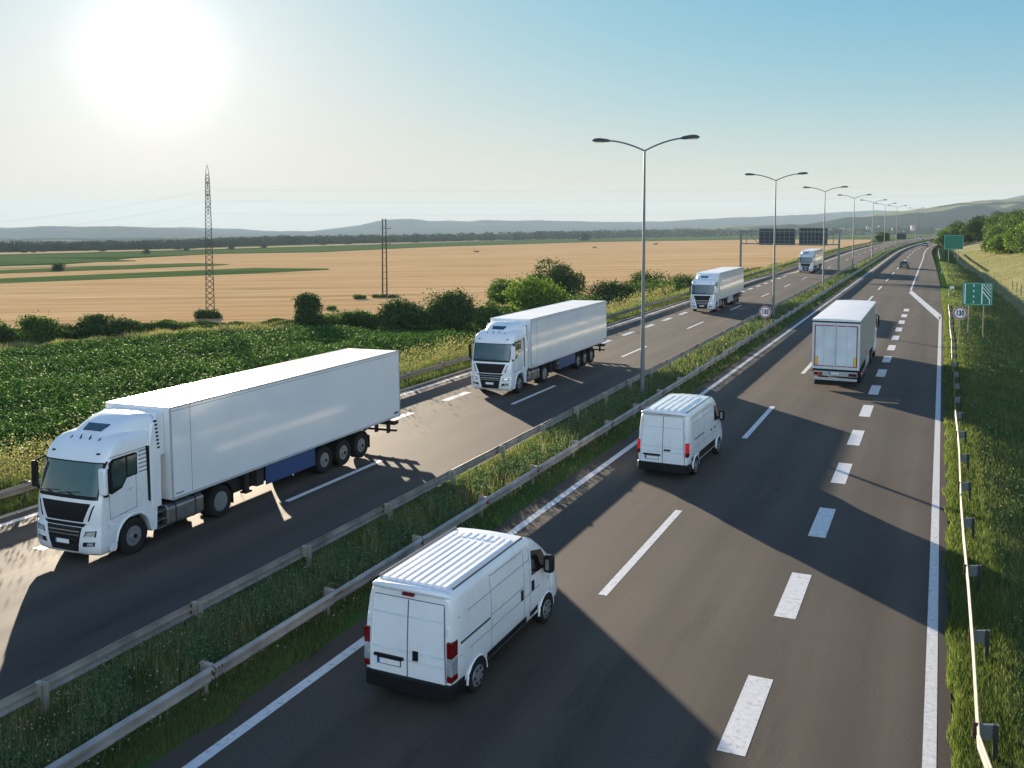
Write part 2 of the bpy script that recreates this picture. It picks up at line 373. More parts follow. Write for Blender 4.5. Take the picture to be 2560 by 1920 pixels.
def field_mat(name, dark, mid, light, margin):
    """a sown field: long uneven streaks along the drill rows, broad tonal patches, thin tramlines"""
    m, n, l, b = nodemat(name)
    st = noise(n, l, 1.0, 7, coords(n, l, (0.006, 0.11, 1), -YAW), 0.6); br = noise(n, l, 1.0, 4, coords(n, l, (0.004, 0.012, 1), -YAW)); fi = noise(n, l, 1.0, 4, coords(n, l, (0.05, 1.1, 1), -YAW), 0.7)
    c = cramp(n, l, st, [(0.34, dark), (0.46, mid), (0.56, mid), (0.68, light)])
    c = mixc(n, l, cramp(n, l, br, [(0.40, (0.55, 0.55, 0.55)), (0.60, (0, 0, 0))]), c, margin)
    c = mixc(n, l, cramp(n, l, fi, [(0.30, (0.8, 0.8, 0.8)), (0.42, (0, 0, 0))]), c, tuple(k * 0.6 for k in dark))
    wv = n.new('ShaderNodeTexWave'); wv.bands_direction = 'Y'; wv.inputs['Scale'].default_value = 0.018; wv.inputs['Distortion'].default_value = 0.6; wv.inputs['Detail'].default_value = 2
    l.new(coords(n, l, (1, 1, 1), -YAW + 0.05), wv.inputs['Vector'])
    c = mixc(n, l, cramp(n, l, wv.outputs['Fac'], [(0.0, (0.5, 0.5, 0.5)), (0.035, (0, 0, 0))]), c, tuple(k * 0.7 for k in dark))
    l.new(c, b.inputs['Base Color']); b.inputs['Roughness'].default_value = 1; b.inputs['Specular IOR Level'].default_value = 0
    bump(n, l, b, fi, 0.5, 0.15)
    return m
M['wheat'] = field_mat('wheat field', (0.36, 0.235, 0.115), (0.53, 0.365, 0.195), (0.62, 0.45, 0.26), (0.47, 0.30, 0.15))
M['green_field'] = field_mat('young green crop', (0.035, 0.080, 0.025), (0.070, 0.130, 0.042), (0.15, 0.18, 0.075), (0.12, 0.15, 0.06))
M['dirt'] = ground_mat('dirt track', [(0.3, (0.20, 0.145, 0.09)), (0.7, (0.34, 0.25, 0.16))], 0.5, 4)
M['stubble'] = ground_mat('pale stubble', [(0.3, (0.36, 0.28, 0.15)), (0.7, (0.50, 0.39, 0.22))], 0.1, 1, (0.2, 1.5, 1), -YAW)
def hill_mat(name, forest, field, amount):
    m, n, l, b = nodemat(name)
    a = noise(n, l, 0.0035, 5, coords(n, l, (0.5, 1.2, 3.0))); f = noise(n, l, 0.06, 5, coords(n, l), 0.7)
    c = cramp(n, l, f, [(0.35, tuple(k * 0.6 for k in forest)), (0.65, tuple(k * 1.4 for k in forest))])
    c = mixc(n, l, cramp(n, l, a, [(amount, (0, 0, 0)), (amount + 0.03, (1, 1, 1))]), c, field)
    l.new(c, b.inputs['Base Color']); b.inputs['Roughness'].default_value = 1; b.inputs['Specular IOR Level'].default_value = 0
    bump(n, l, b, f, 0.8, 6.0)
    return m
M['hill_far'] = hill_mat('far hills', (0.022, 0.045, 0.036), (0.07, 0.08, 0.04), 0.62)
M['hill_near'] = hill_mat('wooded hillside', (0.018, 0.042, 0.024), (0.22, 0.22, 0.11), 0.545)

# ------------------------------------------------------------------ the lie of the land
def cy_(y):
    """how far the road has swung to the right at y"""
    y = np.asarray(y, float)
    q = np.clip(y - 286, 0, 500)
    return 0.00026 * q ** 2 + np.where(y > 786, (y - 786) * 0.26, 0)
cc = lambda y: float(cy_(y))
FW = np.array([-math.sin(YAW), math.cos(YAW)]); RT = np.array([math.cos(YAW), math.sin(YAW)])
PA, PB, PC = -2.36, -0.016, 0.012
def plane_z(x, y):
    return PA + PB * (FW[0] * x + FW[1] * y) + PC * (RT[0] * x + RT[1] * y)
def smooth(t):
    t = np.clip(t, 0, 1); return t * t * (3 - 2 * t)
RE_Y = [0, 110, 158, 227, 347, 430, 900]; RE_X = [0.45, 0.40, -0.07, -1.23, -3.6, -4.6, -4.6]
def redge(y): return np.interp(y, RE_Y, RE_X)       # right-hand edge of the asphalt
DX_Y = [-50, 0, 125, 150, 215, 320, 390, 2000]; DX_X = [9.5, 9.5, 9.1, 8.9, 7.1, 4.2, 0.5, 0.5]
DZ_Y = [-50, 215, 320, 400, 2000]; DZ_Z = [-2.5, -2.5, -1.5, -0.5, -0.5]
def ground_z(x, y):
    x = np.asarray(x, float); y = np.asarray(y, float)
    u = x - cy_(y)
    pz = plane_z(x, y)
    wl = np.maximum(7.0, 2.4 * np.abs(pz))
    zl = pz * smooth((-30.3 - u) / wl)
    dx = np.interp(y, DX_Y, DX_X); dz = np.interp(y, DZ_Y, DZ_Z); e = redge(y) + 0.9
    tt = np.clip((u - e) / np.maximum(dx - e, 0.5), 0, 1); down = dz * (0.35 * tt + 0.65 * tt * tt)
    up = np.clip(u - dx, 0, None)
    up = np.where(up < 26, 0.27 * up, 7.0 + 0.10 * (up - 26)); up = np.minimum(up, 16)
    zr = down + up
    z = np.where(u < -22, zl, zr)
    hump = 0.10 * np.clip(1 - np.abs(u + 14.7) / 1.6, 0, 1)          # the median is a low bank
    return np.where((u > -16.6) & (u < -12.9), hump, z)
RX = np.array([math.cos(YAW), math.sin(YAW), 0.0])
FV = np.array([-math.sin(YAW) * math.cos(PITCH), math.cos(YAW) * math.cos(PITCH), -math.sin(PITCH)])
UV = np.cross(RX, FV)
def sight(px, py):
    d = FV + (px - 1280) / FPX * RX - (py - CY) / FPX * UV
    return d
def on_plain(px, py):
    """where the line of sight meets the plain beyond the motorway"""
    d = sight(px, py)
    s = (PA - CAM_H) / (d[2] - PB * (FW @ d[:2]) - PC * (RT @ d[:2]))
    return np.array([0, 0, CAM_H]) + s * d
def at_range(px, py, D):
    d = sight(px, py); s = D / (FW @ d[:2]); return np.array([0, 0, CAM_H]) + s * d

def terrain():
    us = np.concatenate([[-9000, -6000, -4000, -2800, -2000, -1400, -1000, -700, -500, -380, -300, -240, -200], np.arange(-170, -62, 10), np.arange(-60, -31, 2.0),
                         [-30.3, -29.2, -28.9, -28.6, -17.05, -16.75, -16.4, -15.6, -14.7, -13.8, -13.0, -12.8], np.arange(-0.0, 12, 0.6), np.arange(12, 40, 2.0), [45, 60, 90, 150, 300, 700, 2000]])
    ys = np.concatenate([[-300, -80, -30], np.arange(-10, 130, 5), np.arange(130, 420, 10), np.arange(420, 800, 30), [850, 950, 1100, 1300, 1600, 2000, 2600, 3400, 4500, 6000, 9000]])
    U, Y = np.meshgrid(us, ys); X = U + cy_(Y)
    Z = ground_z(X, Y) - 0.04
    Z = np.where((U > -16.7) & (U < -12.9) & (U != -12.8), Z + 0.05, Z)
    Z = Z + np.where(np.abs(U) > 9, rng.normal(0, 0.04, Z.shape) * (U > 0), 0)
    V = np.stack([X, Y, Z], -1).reshape(-1, 3)
    ny, nu = U.shape; i = np.arange(ny - 1)[:, None] * nu + np.arange(nu - 1)
    F = np.stack([i, i + 1, i + nu + 1, i + nu], -1).reshape(-1, 4)
    fu = (U[:-1, :-1] + U[:-1, 1:]).ravel() / 2; fy = Y[:-1, :-1].ravel()
    mi = np.where((fu > np.interp(fy, DX_Y, DX_X) - 1.5), 1, 0)
    o = np_mesh('ground', V, [F], [M['soil'], M['meadow']], None, mi)
    o.data.polygons.foreach_set('use_smooth', [True] * len(F))
    tag(o, kind='structure')
terrain()

def strip(mb, u0, u1, y0, y1, z, m=0, step=8.0):
    """a band along the road between offsets u0 and u1 (numbers or functions of y)"""
    n = max(1, int(math.ceil((y1 - y0) / step)))
    f0 = u0 if callable(u0) else (lambda y: u0); f1 = u1 if callable(u1) else (lambda y: u1)
    b = len(mb.v)
    for i in range(n + 1):
        y = y0 + (y1 - y0) * i / n; c = cc(y)
        mb.v.append((f0(y) + c, y, z)); mb.v.append((f1(y) + c, y, z))
    for i in range(n):
        a = b + 2 * i; mb.f.append((a, a + 1, a + 3, a + 2)); mb.m.append(m)

def roads():
    mb = MB(); strip(mb, -28.75, -16.85, -30, 900, 0.0); tag(mb.build('left_carriageway', M['asphalt_l']), kind='structure')
    mb = MB(); strip(mb, -12.95, lambda y: float(redge(y)), -30, 900, 0.0); tag(mb.build('right_carriageway', M['asphalt_r']), kind='structure')
    mb = MB(); z = 0.004
    strip(mb, -12.37, -12.11, -30, 900, z)                                        # right carriageway, inner edge line
    def red(y): return float(np.interp(y, [0, 100, 108], [0.0, 0.0, 0.0])) if y < 108 else float(np.interp(y, [143, 158, 260, 368, 450, 900], [-3.78, -3.85, -4.2, -5.4, -6.2, -6.2]))
    strip(mb, -0.06, 0.18, -30, 106, z)
    strip(mb, lambda y: red(y) - 0.12, lambda y: red(y) + 0.12, 143.5, 900, z)
    mb.add([(-0.06, 102.5, z), (0.18, 107.5, z), (-3.66, 143.5, z), (-3.9, 139.0, z)], [(0, 1, 2, 3)])   # wide slanting bar where the lane ends
    for k in range(-2, 26):
        y = 23.5 + 19.9 * k; strip(mb, -8.09, -7.85, y, y + 8.1, z)
    for k in range(-4, 15):
        y = 17.35 + 6.67 * k; strip(mb, -3.60, -3.07, y, y + 3.25, z)
    for k in range(0, 6):
        y = 117 + 14 * k
    for k in range(-2, 30):
        y = 26.9 + 19.4 * k; strip(mb, -21.02, -20.80, y, y + 6.3, z)
    for k in range(-6, 20):
        y = 45.6 + 6.45 * k
        if y < 172: strip(mb, -24.92, -24.48, y, y + 3.0, z)
    strip(mb, -27.88, -27.62, -30, 160, z)
    mb.add([(-27.88, 160.0, z), (-27.62, 160.0, z), (-24.5, 184, z), (-24.9, 184, z)], [(0, 1, 2, 3)])
    strip(mb, -24.85, -24.58, 184, 900, z)
    tag(mb.build('road_markings', M['paint']), kind='structure')
    mb = MB()                                                                     # low kerb stones along the outer left edge
    for y in np.arange(-20, 240, 3.0):
        mb.box(-28.55, y, -0.03, -28.38, y + 2.96, 0.045)
    tag(mb.build('kerb', M['concrete']), kind='structure')
roads()

# ------------------------------------------------------------------ the fields on the plain
def sheet(name, pts, mat, dz):
    """a field: outline on the plain, laid dz above it"""
    P = [np.array(p, float) for p in pts]
    mb = MB(); mb.add([(p[0], p[1], plane_z(p[0], p[1]) + dz) for p in P], [tuple(range(len(P)))])
    return tag(mb.build(name, mat), kind='structure')
def pl(px, py): return on_plain(px, py)[:2]
def fields():
    wheat = [pl(-400, 850), pl(0, 846), pl(330, 832), pl(540, 808), pl(730, 806), pl(960, 790), pl(1200, 772), pl(1440, 752), pl(1690, 725), pl(1900, 680), pl(2060, 640), pl(2170, 614),
             pl(2180, 597), pl(1900, 598), pl(1500, 604), pl(1100, 616), pl(800, 630), pl(560, 634), pl(330, 646), pl(240, 656), pl(0, 672), pl(-400, 690)]
    sheet('wheat_field', wheat, M['wheat'], 0.05)
    g = M['green_field']
    sheet('green_field', [pl(-400, 735), pl(0, 709), pl(330, 696), pl(640, 684), pl(820, 675), pl(824, 672), pl(640, 670), pl(330, 683), pl(0, 697), pl(-400, 718)], g, 0.12)
    sheet('green_field', [pl(-400, 712), pl(0, 684.5), pl(300, 674), pl(560, 663.5), pl(575, 661), pl(480, 658), pl(300, 664), pl(0, 676), pl(-400, 700)], g, 0.14)
    sheet('green_field', [pl(-400, 682), pl(0, 663.5), pl(200, 657), pl(340, 653.5), pl(338, 651.5), pl(150, 647), pl(0, 643), pl(-400, 655)], g, 0.16)
    sheet('green_field', [pl(0, 645), pl(180, 645), pl(330, 643), pl(560, 635), pl(800, 631), pl(1100, 617), pl(1500, 605), pl(1900, 599), pl(2330, 599), pl(2480, 596), pl(2380, 581), pl(2000, 583), pl(1500, 595), pl(1100, 607), pl(800, 617), pl(400, 630), pl(0, 640)], g, 0.18)
    sheet('stubble_field', [pl(-300, 641), pl(0, 637), pl(400, 627), pl(800, 615.5), pl(1300, 600.5), pl(1500, 594), pl(1300, 597), pl(800, 612), pl(400, 624), pl(0, 631), pl(-300, 636)], M['stubble'], 0.20)
    sheet('stubble_field', [pl(0, 672.5), pl(150, 668), pl(330, 664), pl(400, 660), pl(150, 663), pl(0, 667)], M['stubble'], 0.22)
fields()
def track():
    mb = MB(); a = [(250, 838), (330, 829), (420, 822), (500, 816), (620, 810), (730, 803), (820, 798)]
    for i, (px, py) in enumerate(a):
        p, q = on_plain(px, py + 4), on_plain(px, py - 3)
        mb.v.append((p[0], p[1], p[2] + 0.10)); mb.v.append((q[0], q[1], q[2] + 0.10))
    for i in range(len(a) - 1):
        mb.f.append((2 * i, 2 * i + 2, 2 * i + 3, 2 * i + 1)); mb.m.append(0)
    tag(mb.build('path', M['dirt']), kind='structure')
track()

# ------------------------------------------------------------------ hills
def ridge(name, pts, D, depth, mat, foot, seed, rough=1.0):
    """a range of hills: crest line at distance D, slopes before and behind it"""
    r = np.random.default_rng(seed)
    xs = np.arange(-700, 3301, 12.0); ysk = np.interp(xs, [p[0] for p in pts], [p[1] for p in pts])
    kern = np.exp(-np.linspace(-2, 2, 5) ** 2); kern /= kern.sum(); ysk = np.convolve(np.pad(ysk, 2, 'edge'), kern, 'valid')
    n = len(xs)
    def fr(k): return np.interp(xs, np.linspace(-700, 3300, k), r.normal(0, 1, k))
    ysk = ysk + 0.5 * rough * fr(200) + 0.5 * rough * fr(300)
    crest = np.array([at_range(a, b, D) for a, b in zip(xs, ysk)])
    rows = []; T = np.linspace(0, 1, 11)
    for t in T:
        d = D - depth * (1 - t)
        base = np.array([at_range(a, 600, d) for a in xs])
        pz = plane_z(base[:, 0], base[:, 1]) - 6
        lift = smooth(np.array(t ** 0.9)) * (1 if t == 1 else (0.92 + 0.10 * fr(90) * math.sin(math.pi * t)))
        base[:, 2] = pz + (crest[:, 2] - pz) * np.clip(lift, 0, 1.0)
        rows.append(base)
    for k in (1.0, 2.0):
        d = D + depth * 0.5 * k
        base = np.array([at_range(a, 600, d) for a in xs]); base[:, 2] = crest[:, 2] - 0.25 * k * np.abs(crest[:, 2] + 60) - 5
        rows.append(base)
    V = np.concatenate(rows); i = np.arange(len(rows) - 1)[:, None] * n + np.arange(n - 1)
    F = np.stack([i, i + 1, i + n + 1, i + n], -1).reshape(-1, 4)
    o = np_mesh(name, V, [F], [mat]); o.data.polygons.foreach_set('use_smooth', [True] * len(F))
    return tag(o, kind='structure')
ridge('hills', [(-700, 575), (0, 572), (35, 573), (105, 565), (200, 567), (300, 565), (385, 572), (450, 572), (520, 580), (600, 588), (3300, 600)], 6500, 1500, M['hill_far'], 0, 1, 0.6)
ridge('hills', [(-700, 590), (300, 580), (450, 570), (590, 573), (650, 577), (780, 578), (880, 568), (955, 550), (1025, 546.5), (1080, 553), (1120, 551), (1175, 554), (1205, 550), (1300, 552), (1350, 550), (1410, 552), (1560, 555.6),
                (1690, 552), (1740, 548.6), (1835, 543.4), (1900, 542), (1927, 539.7), (2025, 536), (2083, 531.6), (2180, 526), (2300, 529), (3300, 540)], 8000, 1800, M['hill_far'], 0, 2, 0.7)
ridge('hills', [(-700, 605), (1500, 590), (1700, 571), (1850, 565), (1960, 562), (2030, 559), (2066, 552), (2110, 544), (2200, 534), (2256, 527), (2308, 520.5), (2360, 513), (2454, 501), (2525, 497.7), (2600, 494), (2900, 470), (3300, 450)], 3500, 720, M['hill_near'], 0, 3, 1.4)
ridge('hills', [(-700, 600), (2200, 560), (2400, 530), (2516, 496.6), (2560, 486), (2700, 470), (3300, 430)], 7000, 1500, M['hill_far'], 0, 4, 0.6)
# ------------------------------------------------------------------ wheels shared by the vehicles
def wheel(parent, x, y, r, wd, side, style='truck'):
    """a wheel standing on z=0, its outer face at x, looking towards side"""
    wo = empty('wheel', (x, y, r), 0, 1, parent)
    s = side
    t = MB(); k = 0.62 if style == 'truck' else 0.68
    t.lathe([(-wd * s, r * k), (-wd * s, r * 0.93), (-wd * s * 0.9, r), (-wd * s * 0.08, r), (0, r * 0.94), (0.0, r * 0.78), (-0.012 * s, r * k), (-0.10 * s, r * (k - 0.03))], 36)
    t.build('tyre', M['rubber'], wo, 40)
    q = MB()
    if style == 'truck':
        q.lathe([(-0.03 * s, r * 0.64), (-0.012 * s, r * 0.62), (-0.03 * s, r * 0.55), (-0.07 * s, r * 0.42), (-0.05 * s, r * 0.30), (0.02 * s, r * 0.27), (0.03 * s, r * 0.16), (0.02 * s, 0.03)], 36, 0, lambda i, j: 1 if i in (1, 2) else 0)
        for a in range(10):
            an = 2 * math.pi * a / 10
            q.lathe([(-0.07 * s, 0.018), (0.0 * s, 0.018), (0.0 * s, 0.005)], 8, 0, None, 0, math.cos(an) * r * 0.345, math.sin(an) * r * 0.345)
            q.lathe([(-0.08 * s, 0.046), (-0.034 * s, 0.046), (-0.034 * s, 0.004)], 10, 1, None, 0, math.cos(an + 0.31) * r * 0.49, math.sin(an + 0.31) * r * 0.49)
        q.lathe([(0.0, r * 0.13), (0.05 * s, r * 0.12), (0.055 * s, 0.01)], 20, 1)
    elif style == 'dish':
        q.lathe([(-0.02 * s, r * 0.64), (-0.02 * s, r * 0.60), (-0.14 * s, r * 0.50), (-0.17 * s, r * 0.30), (-0.13 * s, r * 0.26), (-0.04 * s, r * 0.20), (-0.03 * s, 0.02)], 36)
        for a in range(10):
            an = 2 * math.pi * a / 10
            q.lathe([(-0.18 * s, 0.03), (-0.155 * s, 0.03), (-0.155 * s, 0.004)], 10, 1, None, 0, math.cos(an) * r * 0.40, math.sin(an) * r * 0.40)
    else:
        q.lathe([(-0.02 * s, r * 0.70), (0.004 * s, r * 0.66), (0.010 * s, r * 0.40), (0.018 * s, r * 0.18), (0.016 * s, 0.01)], 30)
        for a in range(6):
            an = 2 * math.pi * a / 6
            q.lathe([(0.0, r * 0.10), (0.016 * s, r * 0.10), (0.016 * s, 0.004)], 12, 1, None, 0, math.cos(an) * r * 0.47, math.sin(an) * r * 0.47)
    q.build('rim', [M['rim'], M['black']], wo, 35)
    return wo

def plate(parent, x, y, z, wd, hh, face, tilt=0.0):
    """number plate: face -1 looks to -y"""
    pm = MB(); d = 0.018 * face
    pm.box(x - wd / 2 - 0.012, min(y, y + d * .6), z - hh / 2 - 0.012, x + wd / 2 + 0.012, max(y, y + d * .6), z + hh / 2 + 0.012, 2)
    pm.box(x - wd / 2, min(y, y + d), z - hh / 2, x + wd / 2, max(y, y + d), z + hh / 2, 0)
    xb = x - wd / 2 if face < 0 else x + wd / 2 - 0.1 * wd
    pm.box(xb, min(y, y + d * 1.15), z - hh / 2, xb + 0.1 * wd, max(y, y + d * 1.15), z + hh / 2, 1)
    return pm.build('number_plate', [M['plate'], M['plate_blue'], M['black']], parent)

# ------------------------------------------------------------------ articulated lorry: front bumper at y=0, body along +y
CZ = [1.10, 1.30, 1.60, 1.90, 2.30, 2.85, 3.02, 3.20, 3.34, 3.44, 3.50, 3.53]
CF = [0.06, 0.05, 0.07, 0.13, 0.24, 0.40, 0.47, 0.60, 0.78, 0.98, 1.20, 1.45]
CW = [1.22, 1.235, 1.24, 1.24, 1.24, 1.235, 1.225, 1.20, 1.16, 1.09, 0.98, 0.80]
def cab_y(x, z):
    return float(np.interp(z, CZ, CF)) + 0.05 * (abs(x) / 1.2) ** 2 + 0.10 * max(0, (abs(x) - 0.85) / 0.38) ** 2.2
def cab_ring(z, wd, yf, yr):
    half = []
    for t in np.linspace(0, 1, 9):
        x = t * (wd - 0.015); half.append((x, yf + 0.05 * (x / 1.2) ** 2 + 0.10 * max(0, (x - 0.85 * wd / 1.24) / 0.38) ** 2.2))
    e = half[-1][1]
    half += [(wd, e + 0.06), (wd, e + 0.3), (wd, yr - 0.3), (wd, yr - 0.04), (wd - 0.04, yr)]
    ring = [(x, y, z) for x, y in half] + [(-x, y, z) for x, y in half[::-1]]
    seen = []; [seen.append(p) for p in ring if p not in seen]
    return seen
def front_patch(mb, c, off, m=0, nu=10, nv=6, fn=cab_y, thick=0.03):
    """c: four (x,z) corners bl, br, tr, tl laid on the front surface, standing off proud of it"""
    def f(u, v):
        x = (c[0][0] * (1 - u) + c[1][0] * u) * (1 - v) + (c[3][0] * (1 - u) + c[2][0] * u) * v
        z = (c[0][1] * (1 - u) + c[1][1] * u) * (1 - v) + (c[3][1] * (1 - u) + c[2][1] * u) * v
        return (x, fn(x, z) - off, z)
    mb.grid(f, nu, nv, m, (0, thick, 0))

def tractor(root, mirror_dark=False):
    wm = M['white']
    cab = MB(); cab.loft([cab_ring(z, wd, yf, 2.12) for z, wd, yf in zip(CZ, CW, CF)])
    for s in (-1, 1):                                                             # lower flank with the wheel arch cut out
        arc = [(1.38 + 0.63 * math.cos(a), 0.52 + 0.63 * math.sin(a)) for a in np.linspace(math.pi * 0.97, 0.12, 16)]
        poly = [(0.50, 0.34), (0.72, 0.36)] + arc + [(2.06, 0.46), (2.26, 0.46), (2.30, 1.12), (2.14, 1.32), (0.50, 1.32)]
        cab.prism(poly, 'x', s * 0.96, s * 1.236)
        rim = [(1.38 + r_ * math.cos(a), 0.52 + r_ * math.sin(a)) for r_, aa in ((0.66, np.linspace(math.pi * 0.98, 0.05, 18)),) for a in aa]
        cab.tube([(s * 1.235, y, z) for y, z in rim], 0.035, 6)
    cab_o = cab.build('cab', wm, root, 50, 0.012)
    bp = MB()                                                                     # bumper wraps round to the arch
    BZ = [0.30, 0.40, 0.62, 0.90, 1.10]; BF = [0.12, 0.03, 0.0, 0.0, 0.03]; BW = [1.14, 1.21, 1.245, 1.25, 1.245]
    bp.loft([cab_ring(z, wd, yf, 0.74) for z, wd, yf in zip(BZ, BW, BF)])
    bump_o = bp.build('bumper', wm, root, 45, 0.015)
    def by(x, z): return float(np.interp(z, BZ, BF)) + 0.05 * (abs(x) / 1.2) ** 2 + 0.10 * max(0, (abs(x) - 0.85) / 0.38) ** 2.2
    g = MB(); front_patch(g, [(-0.50, 0.40), (0.50, 0.40), (0.66, 1.09), (-0.66, 1.09)], 0.012, 0, 8, 6, by)
    front_patch(g, [(-0.66, 1.09), (0.66, 1.09), (0.80, 1.20), (-0.80, 1.20)], 0.014, 0, 8, 2, cab_y)
    for z in (0.86, 0.96):
        front_patch(g, [(-0.58, z), (0.58, z), (0.59, z + 0.035), (-0.59, z + 0.035)], 0.03, 1, 8, 1, by)
    for z in (0.48, 0.56, 0.74, 1.04):
        front_patch(g, [(-0.50, z), (0.50, z), (0.50, z + 0.02), (-0.50, z + 0.02)], 0.022, 2, 8, 1, by)
    g.build('lower_grille', [M['black'], M['steel'], M['dark_steel']], bump_o)
    g = MB(); front_patch(g, [(-0.68, 1.24), (0.68, 1.24), (0.92, 1.76), (-0.92, 1.76)], 0.012, 0)
    for k in range(6):
        z = 1.29 + 0.075 * k; hw = 0.66 + 0.24 * (z - 1.24) / 0.52
        front_patch(g, [(-hw, z), (hw, z), (hw, z + 0.03), (-hw, z + 0.03)], 0.020, 1, 10, 1)
    for s in (-1, 1):
        front_patch(g, [(s * 0.86, 1.30), (s * 0.90, 1.28), (s * 1.06, 1.74), (s * 1.01, 1.70)], 0.012, 0, 2, 4)
    g.build('upper_grille', [M['black'], M['black']], cab_o)
    ws = MB(); front_patch(ws, [(-1.12, 1.86), (1.12, 1.86), (1.13, 2.86), (-1.13, 2.86)], 0.006, 1, 14, 8)
    front_patch(ws, [(-1.09, 1.96), (1.09, 1.96), (1.10, 2.83), (-1.10, 2.83)], 0.012, 0, 14, 8)
    wo = ws.build('windscreen', [M['glass'], M['black']], cab_o, 60)
    wp = MB()
    for x in (-0.35, 0.45):
        wp.tube([(x, cab_y(x, 1.9) - 0.03, 1.90), (x - 0.42, cab_y(x - .42, 2.02) - 0.035, 2.03)], 0.012, 6)
        wp.tube([(x - 0.75, cab_y(x - .75, 1.99) - 0.035, 1.985), (x + 0.05, cab_y(x, 2.05) - 0.035, 2.06)], 0.011, 6)
    wp.build('wiper', M['black'], wo)
    for s in (-1, 1):
        h = MB(); front_patch(h, [(s * 0.74, 0.84), (s * 1.12, 0.86), (s * 1.14, 1.03), (s * 0.80, 1.00)], 0.010, 1, 6, 4, by)
        front_patch(h, [(s * 0.78, 0.865), (s * 1.09, 0.88), (s * 1.11, 1.01), (s * 0.83, 0.985)], 0.016, 0, 6, 4, by)
        front_patch(h, [(s * 0.78, 0.85), (s * 1.09, 0.862), (s * 1.09, 0.882), (s * 0.78, 0.872)], 0.020, 2, 6, 1, by)
        h.build('headlight', [M['clear_lens'], M['black'], M['sign_white']], bump_o)
        h = MB(); front_patch(h, [(s * 0.68, 0.56), (s * 1.08, 0.60), (s * 1.10, 0.72), (s * 0.72, 0.69)], 0.010, 1, 6, 3, by)
        front_patch(h, [(s * 0.84, 0.59), (s * 1.04, 0.615), (s * 1.06, 0.70), (s * 0.88, 0.68)], 0.018, 0, 4, 3, by)
        h.build('fog_lamp', [M['clear_lens'], M['black']], bump_o)
        h = MB(); front_patch(h, [(s * 0.80, 3.06), (s * 0.92, 3.06), (s * 0.92, 3.10), (s * 0.80, 3.10)], 0.02, 0, 2, 1)
        h.build('marker_lamp', M['black'], cab_o)
        h = MB(); front_patch(h, [(s * 0.30, 0.32), (s * 1.12, 0.335), (s * 1.12, 0.35), (s * 0.30, 0.335)], 0.006, 0, 6, 1, by)
        h.build('bumper_lip', M['seam'], bump_o)
        X = 1.24 * s
        d = MB(); e = 0.006 * s
        def sp(y0, z0, y1, z1, t=0.012):                                          # a panel gap on the flank
            v = Vector((y1 - y0, z1 - z0)).normalized() * t / 2
            d.prism([(y0 - v.y, z0 + v.x), (y0 + v.y, z0 - v.x), (y1 + v.y, z1 - v.x), (y1 - v.y, z1 + v.x)], 'x', X - 0.01 * s, X + 0.003 * s)
        for a in ((0.52, 1.22, 0.50, 2.0), (1.50, 1.34, 1.50, 2.30), (0.52, 1.25, 1.5, 1.36), (0.55, 2.99, 1.95, 3.02), (0.86, 1.30, 1.12, 1.30), (1.17, 1.92, 1.40, 1.94)): sp(*a)
        for k in range(6): sp(1.62, 2.34 + 0.12 * k, 1.93, 2.35 + 0.12 * k, 0.03)
        d.build('door', M['seam'], cab_o)
        sw = MB(); out_ = [(0.47, 2.02), (0.60, 1.94), (0.98, 2.04), (1.16, 2.28), (1.56, 2.30), (1.57, 2.92), (1.50, 2.95), (0.66, 2.93), (0.54, 2.84)]
        sw.prism(out_, 'x', X - 0.02 * s, X + 0.004 * s, 1)
        sw.prism([(0.66, 2.10), (0.96, 2.10), (1.13, 2.33), (1.13, 2.88), (0.70, 2.87), (0.60, 2.6)], 'x', X, X + 0.009 * s, 0)
        sw.prism([(1.20, 2.34), (1.52, 2.34), (1.53, 2.88), (1.20, 2.88)], 'x', X, X + 0.009 * s, 0)
        sw.build('side_window', [M['glass'], M['black']], cab_o)
        st = MB(); st.prism([(1.94, 1.42), (2.04, 1.36), (2.05, 3.02), (1.92, 3.05)], 'x', X - 0.01 * s, X + 0.004 * s)
        st.build('pillar_strip', M['black'], cab_o)
        mi = MB()
        mi.box(s * 1.33 - (0.13 if s > 0 else 0.07), 0.16, 2.03, s * 1.33 + (0.13 if s > 0 else 0.07), 0.30, 2.78, 0)
        mo = mi.build('mirror', M['white'] if not mirror_dark and s > 0 else M['black'], cab_o, 40, 0.05, 3)
        ma = MB(); ma.box(s * 1.33 - (0.115 if s > 0 else 0.06), 0.29, 2.06, s * 1.33 + (0.115 if s > 0 else 0.06), 0.325, 2.75)
        ma.tube([(s * 1.16, 0.52, 1.92), (s * 1.26, 0.34, 1.98), (s * 1.33, 0.26, 2.06)], [0.07, 0.055, 0.04], 8)
        ma.tube([(s * 1.18, 0.52, 2.88), (s * 1.33, 0.27, 2.76)], 0.03, 6)
        ma.build('mirror_arm', M['black'], mo)
    plate(bump_o, -0.02, by(0, 0.68) - 0.035, 0.68, 0.52, 0.115, -1)
    rs = MB(); secs = []                                                          # roof wind deflector
    for y, zt, wd in ((0.93, 3.42, 0.62), (1.15, 3.58, 0.80), (1.5, 3.74, 0.92), (1.95, 3.88, 1.02), (2.30, 3.93, 1.08), (2.42, 3.92, 1.10)):
        zb = 3.30
        half = [(0, zt), (wd * 0.45, zt - 0.005), (wd * 0.72, zt - 0.03), (wd * 0.90, zt - 0.11), (wd, zt - 0.25 if zt > 3.6 else (zt + zb) / 2), (wd + 0.06 * (zt - 3.4), zb)]
        secs.append([(x, y, z) for x, z in half] + [(-x, y, z) for x, z in half[::-1][:-1]])
    rs.loft(secs); ro = rs.build('roof_deflector', wm, cab_o, 45)
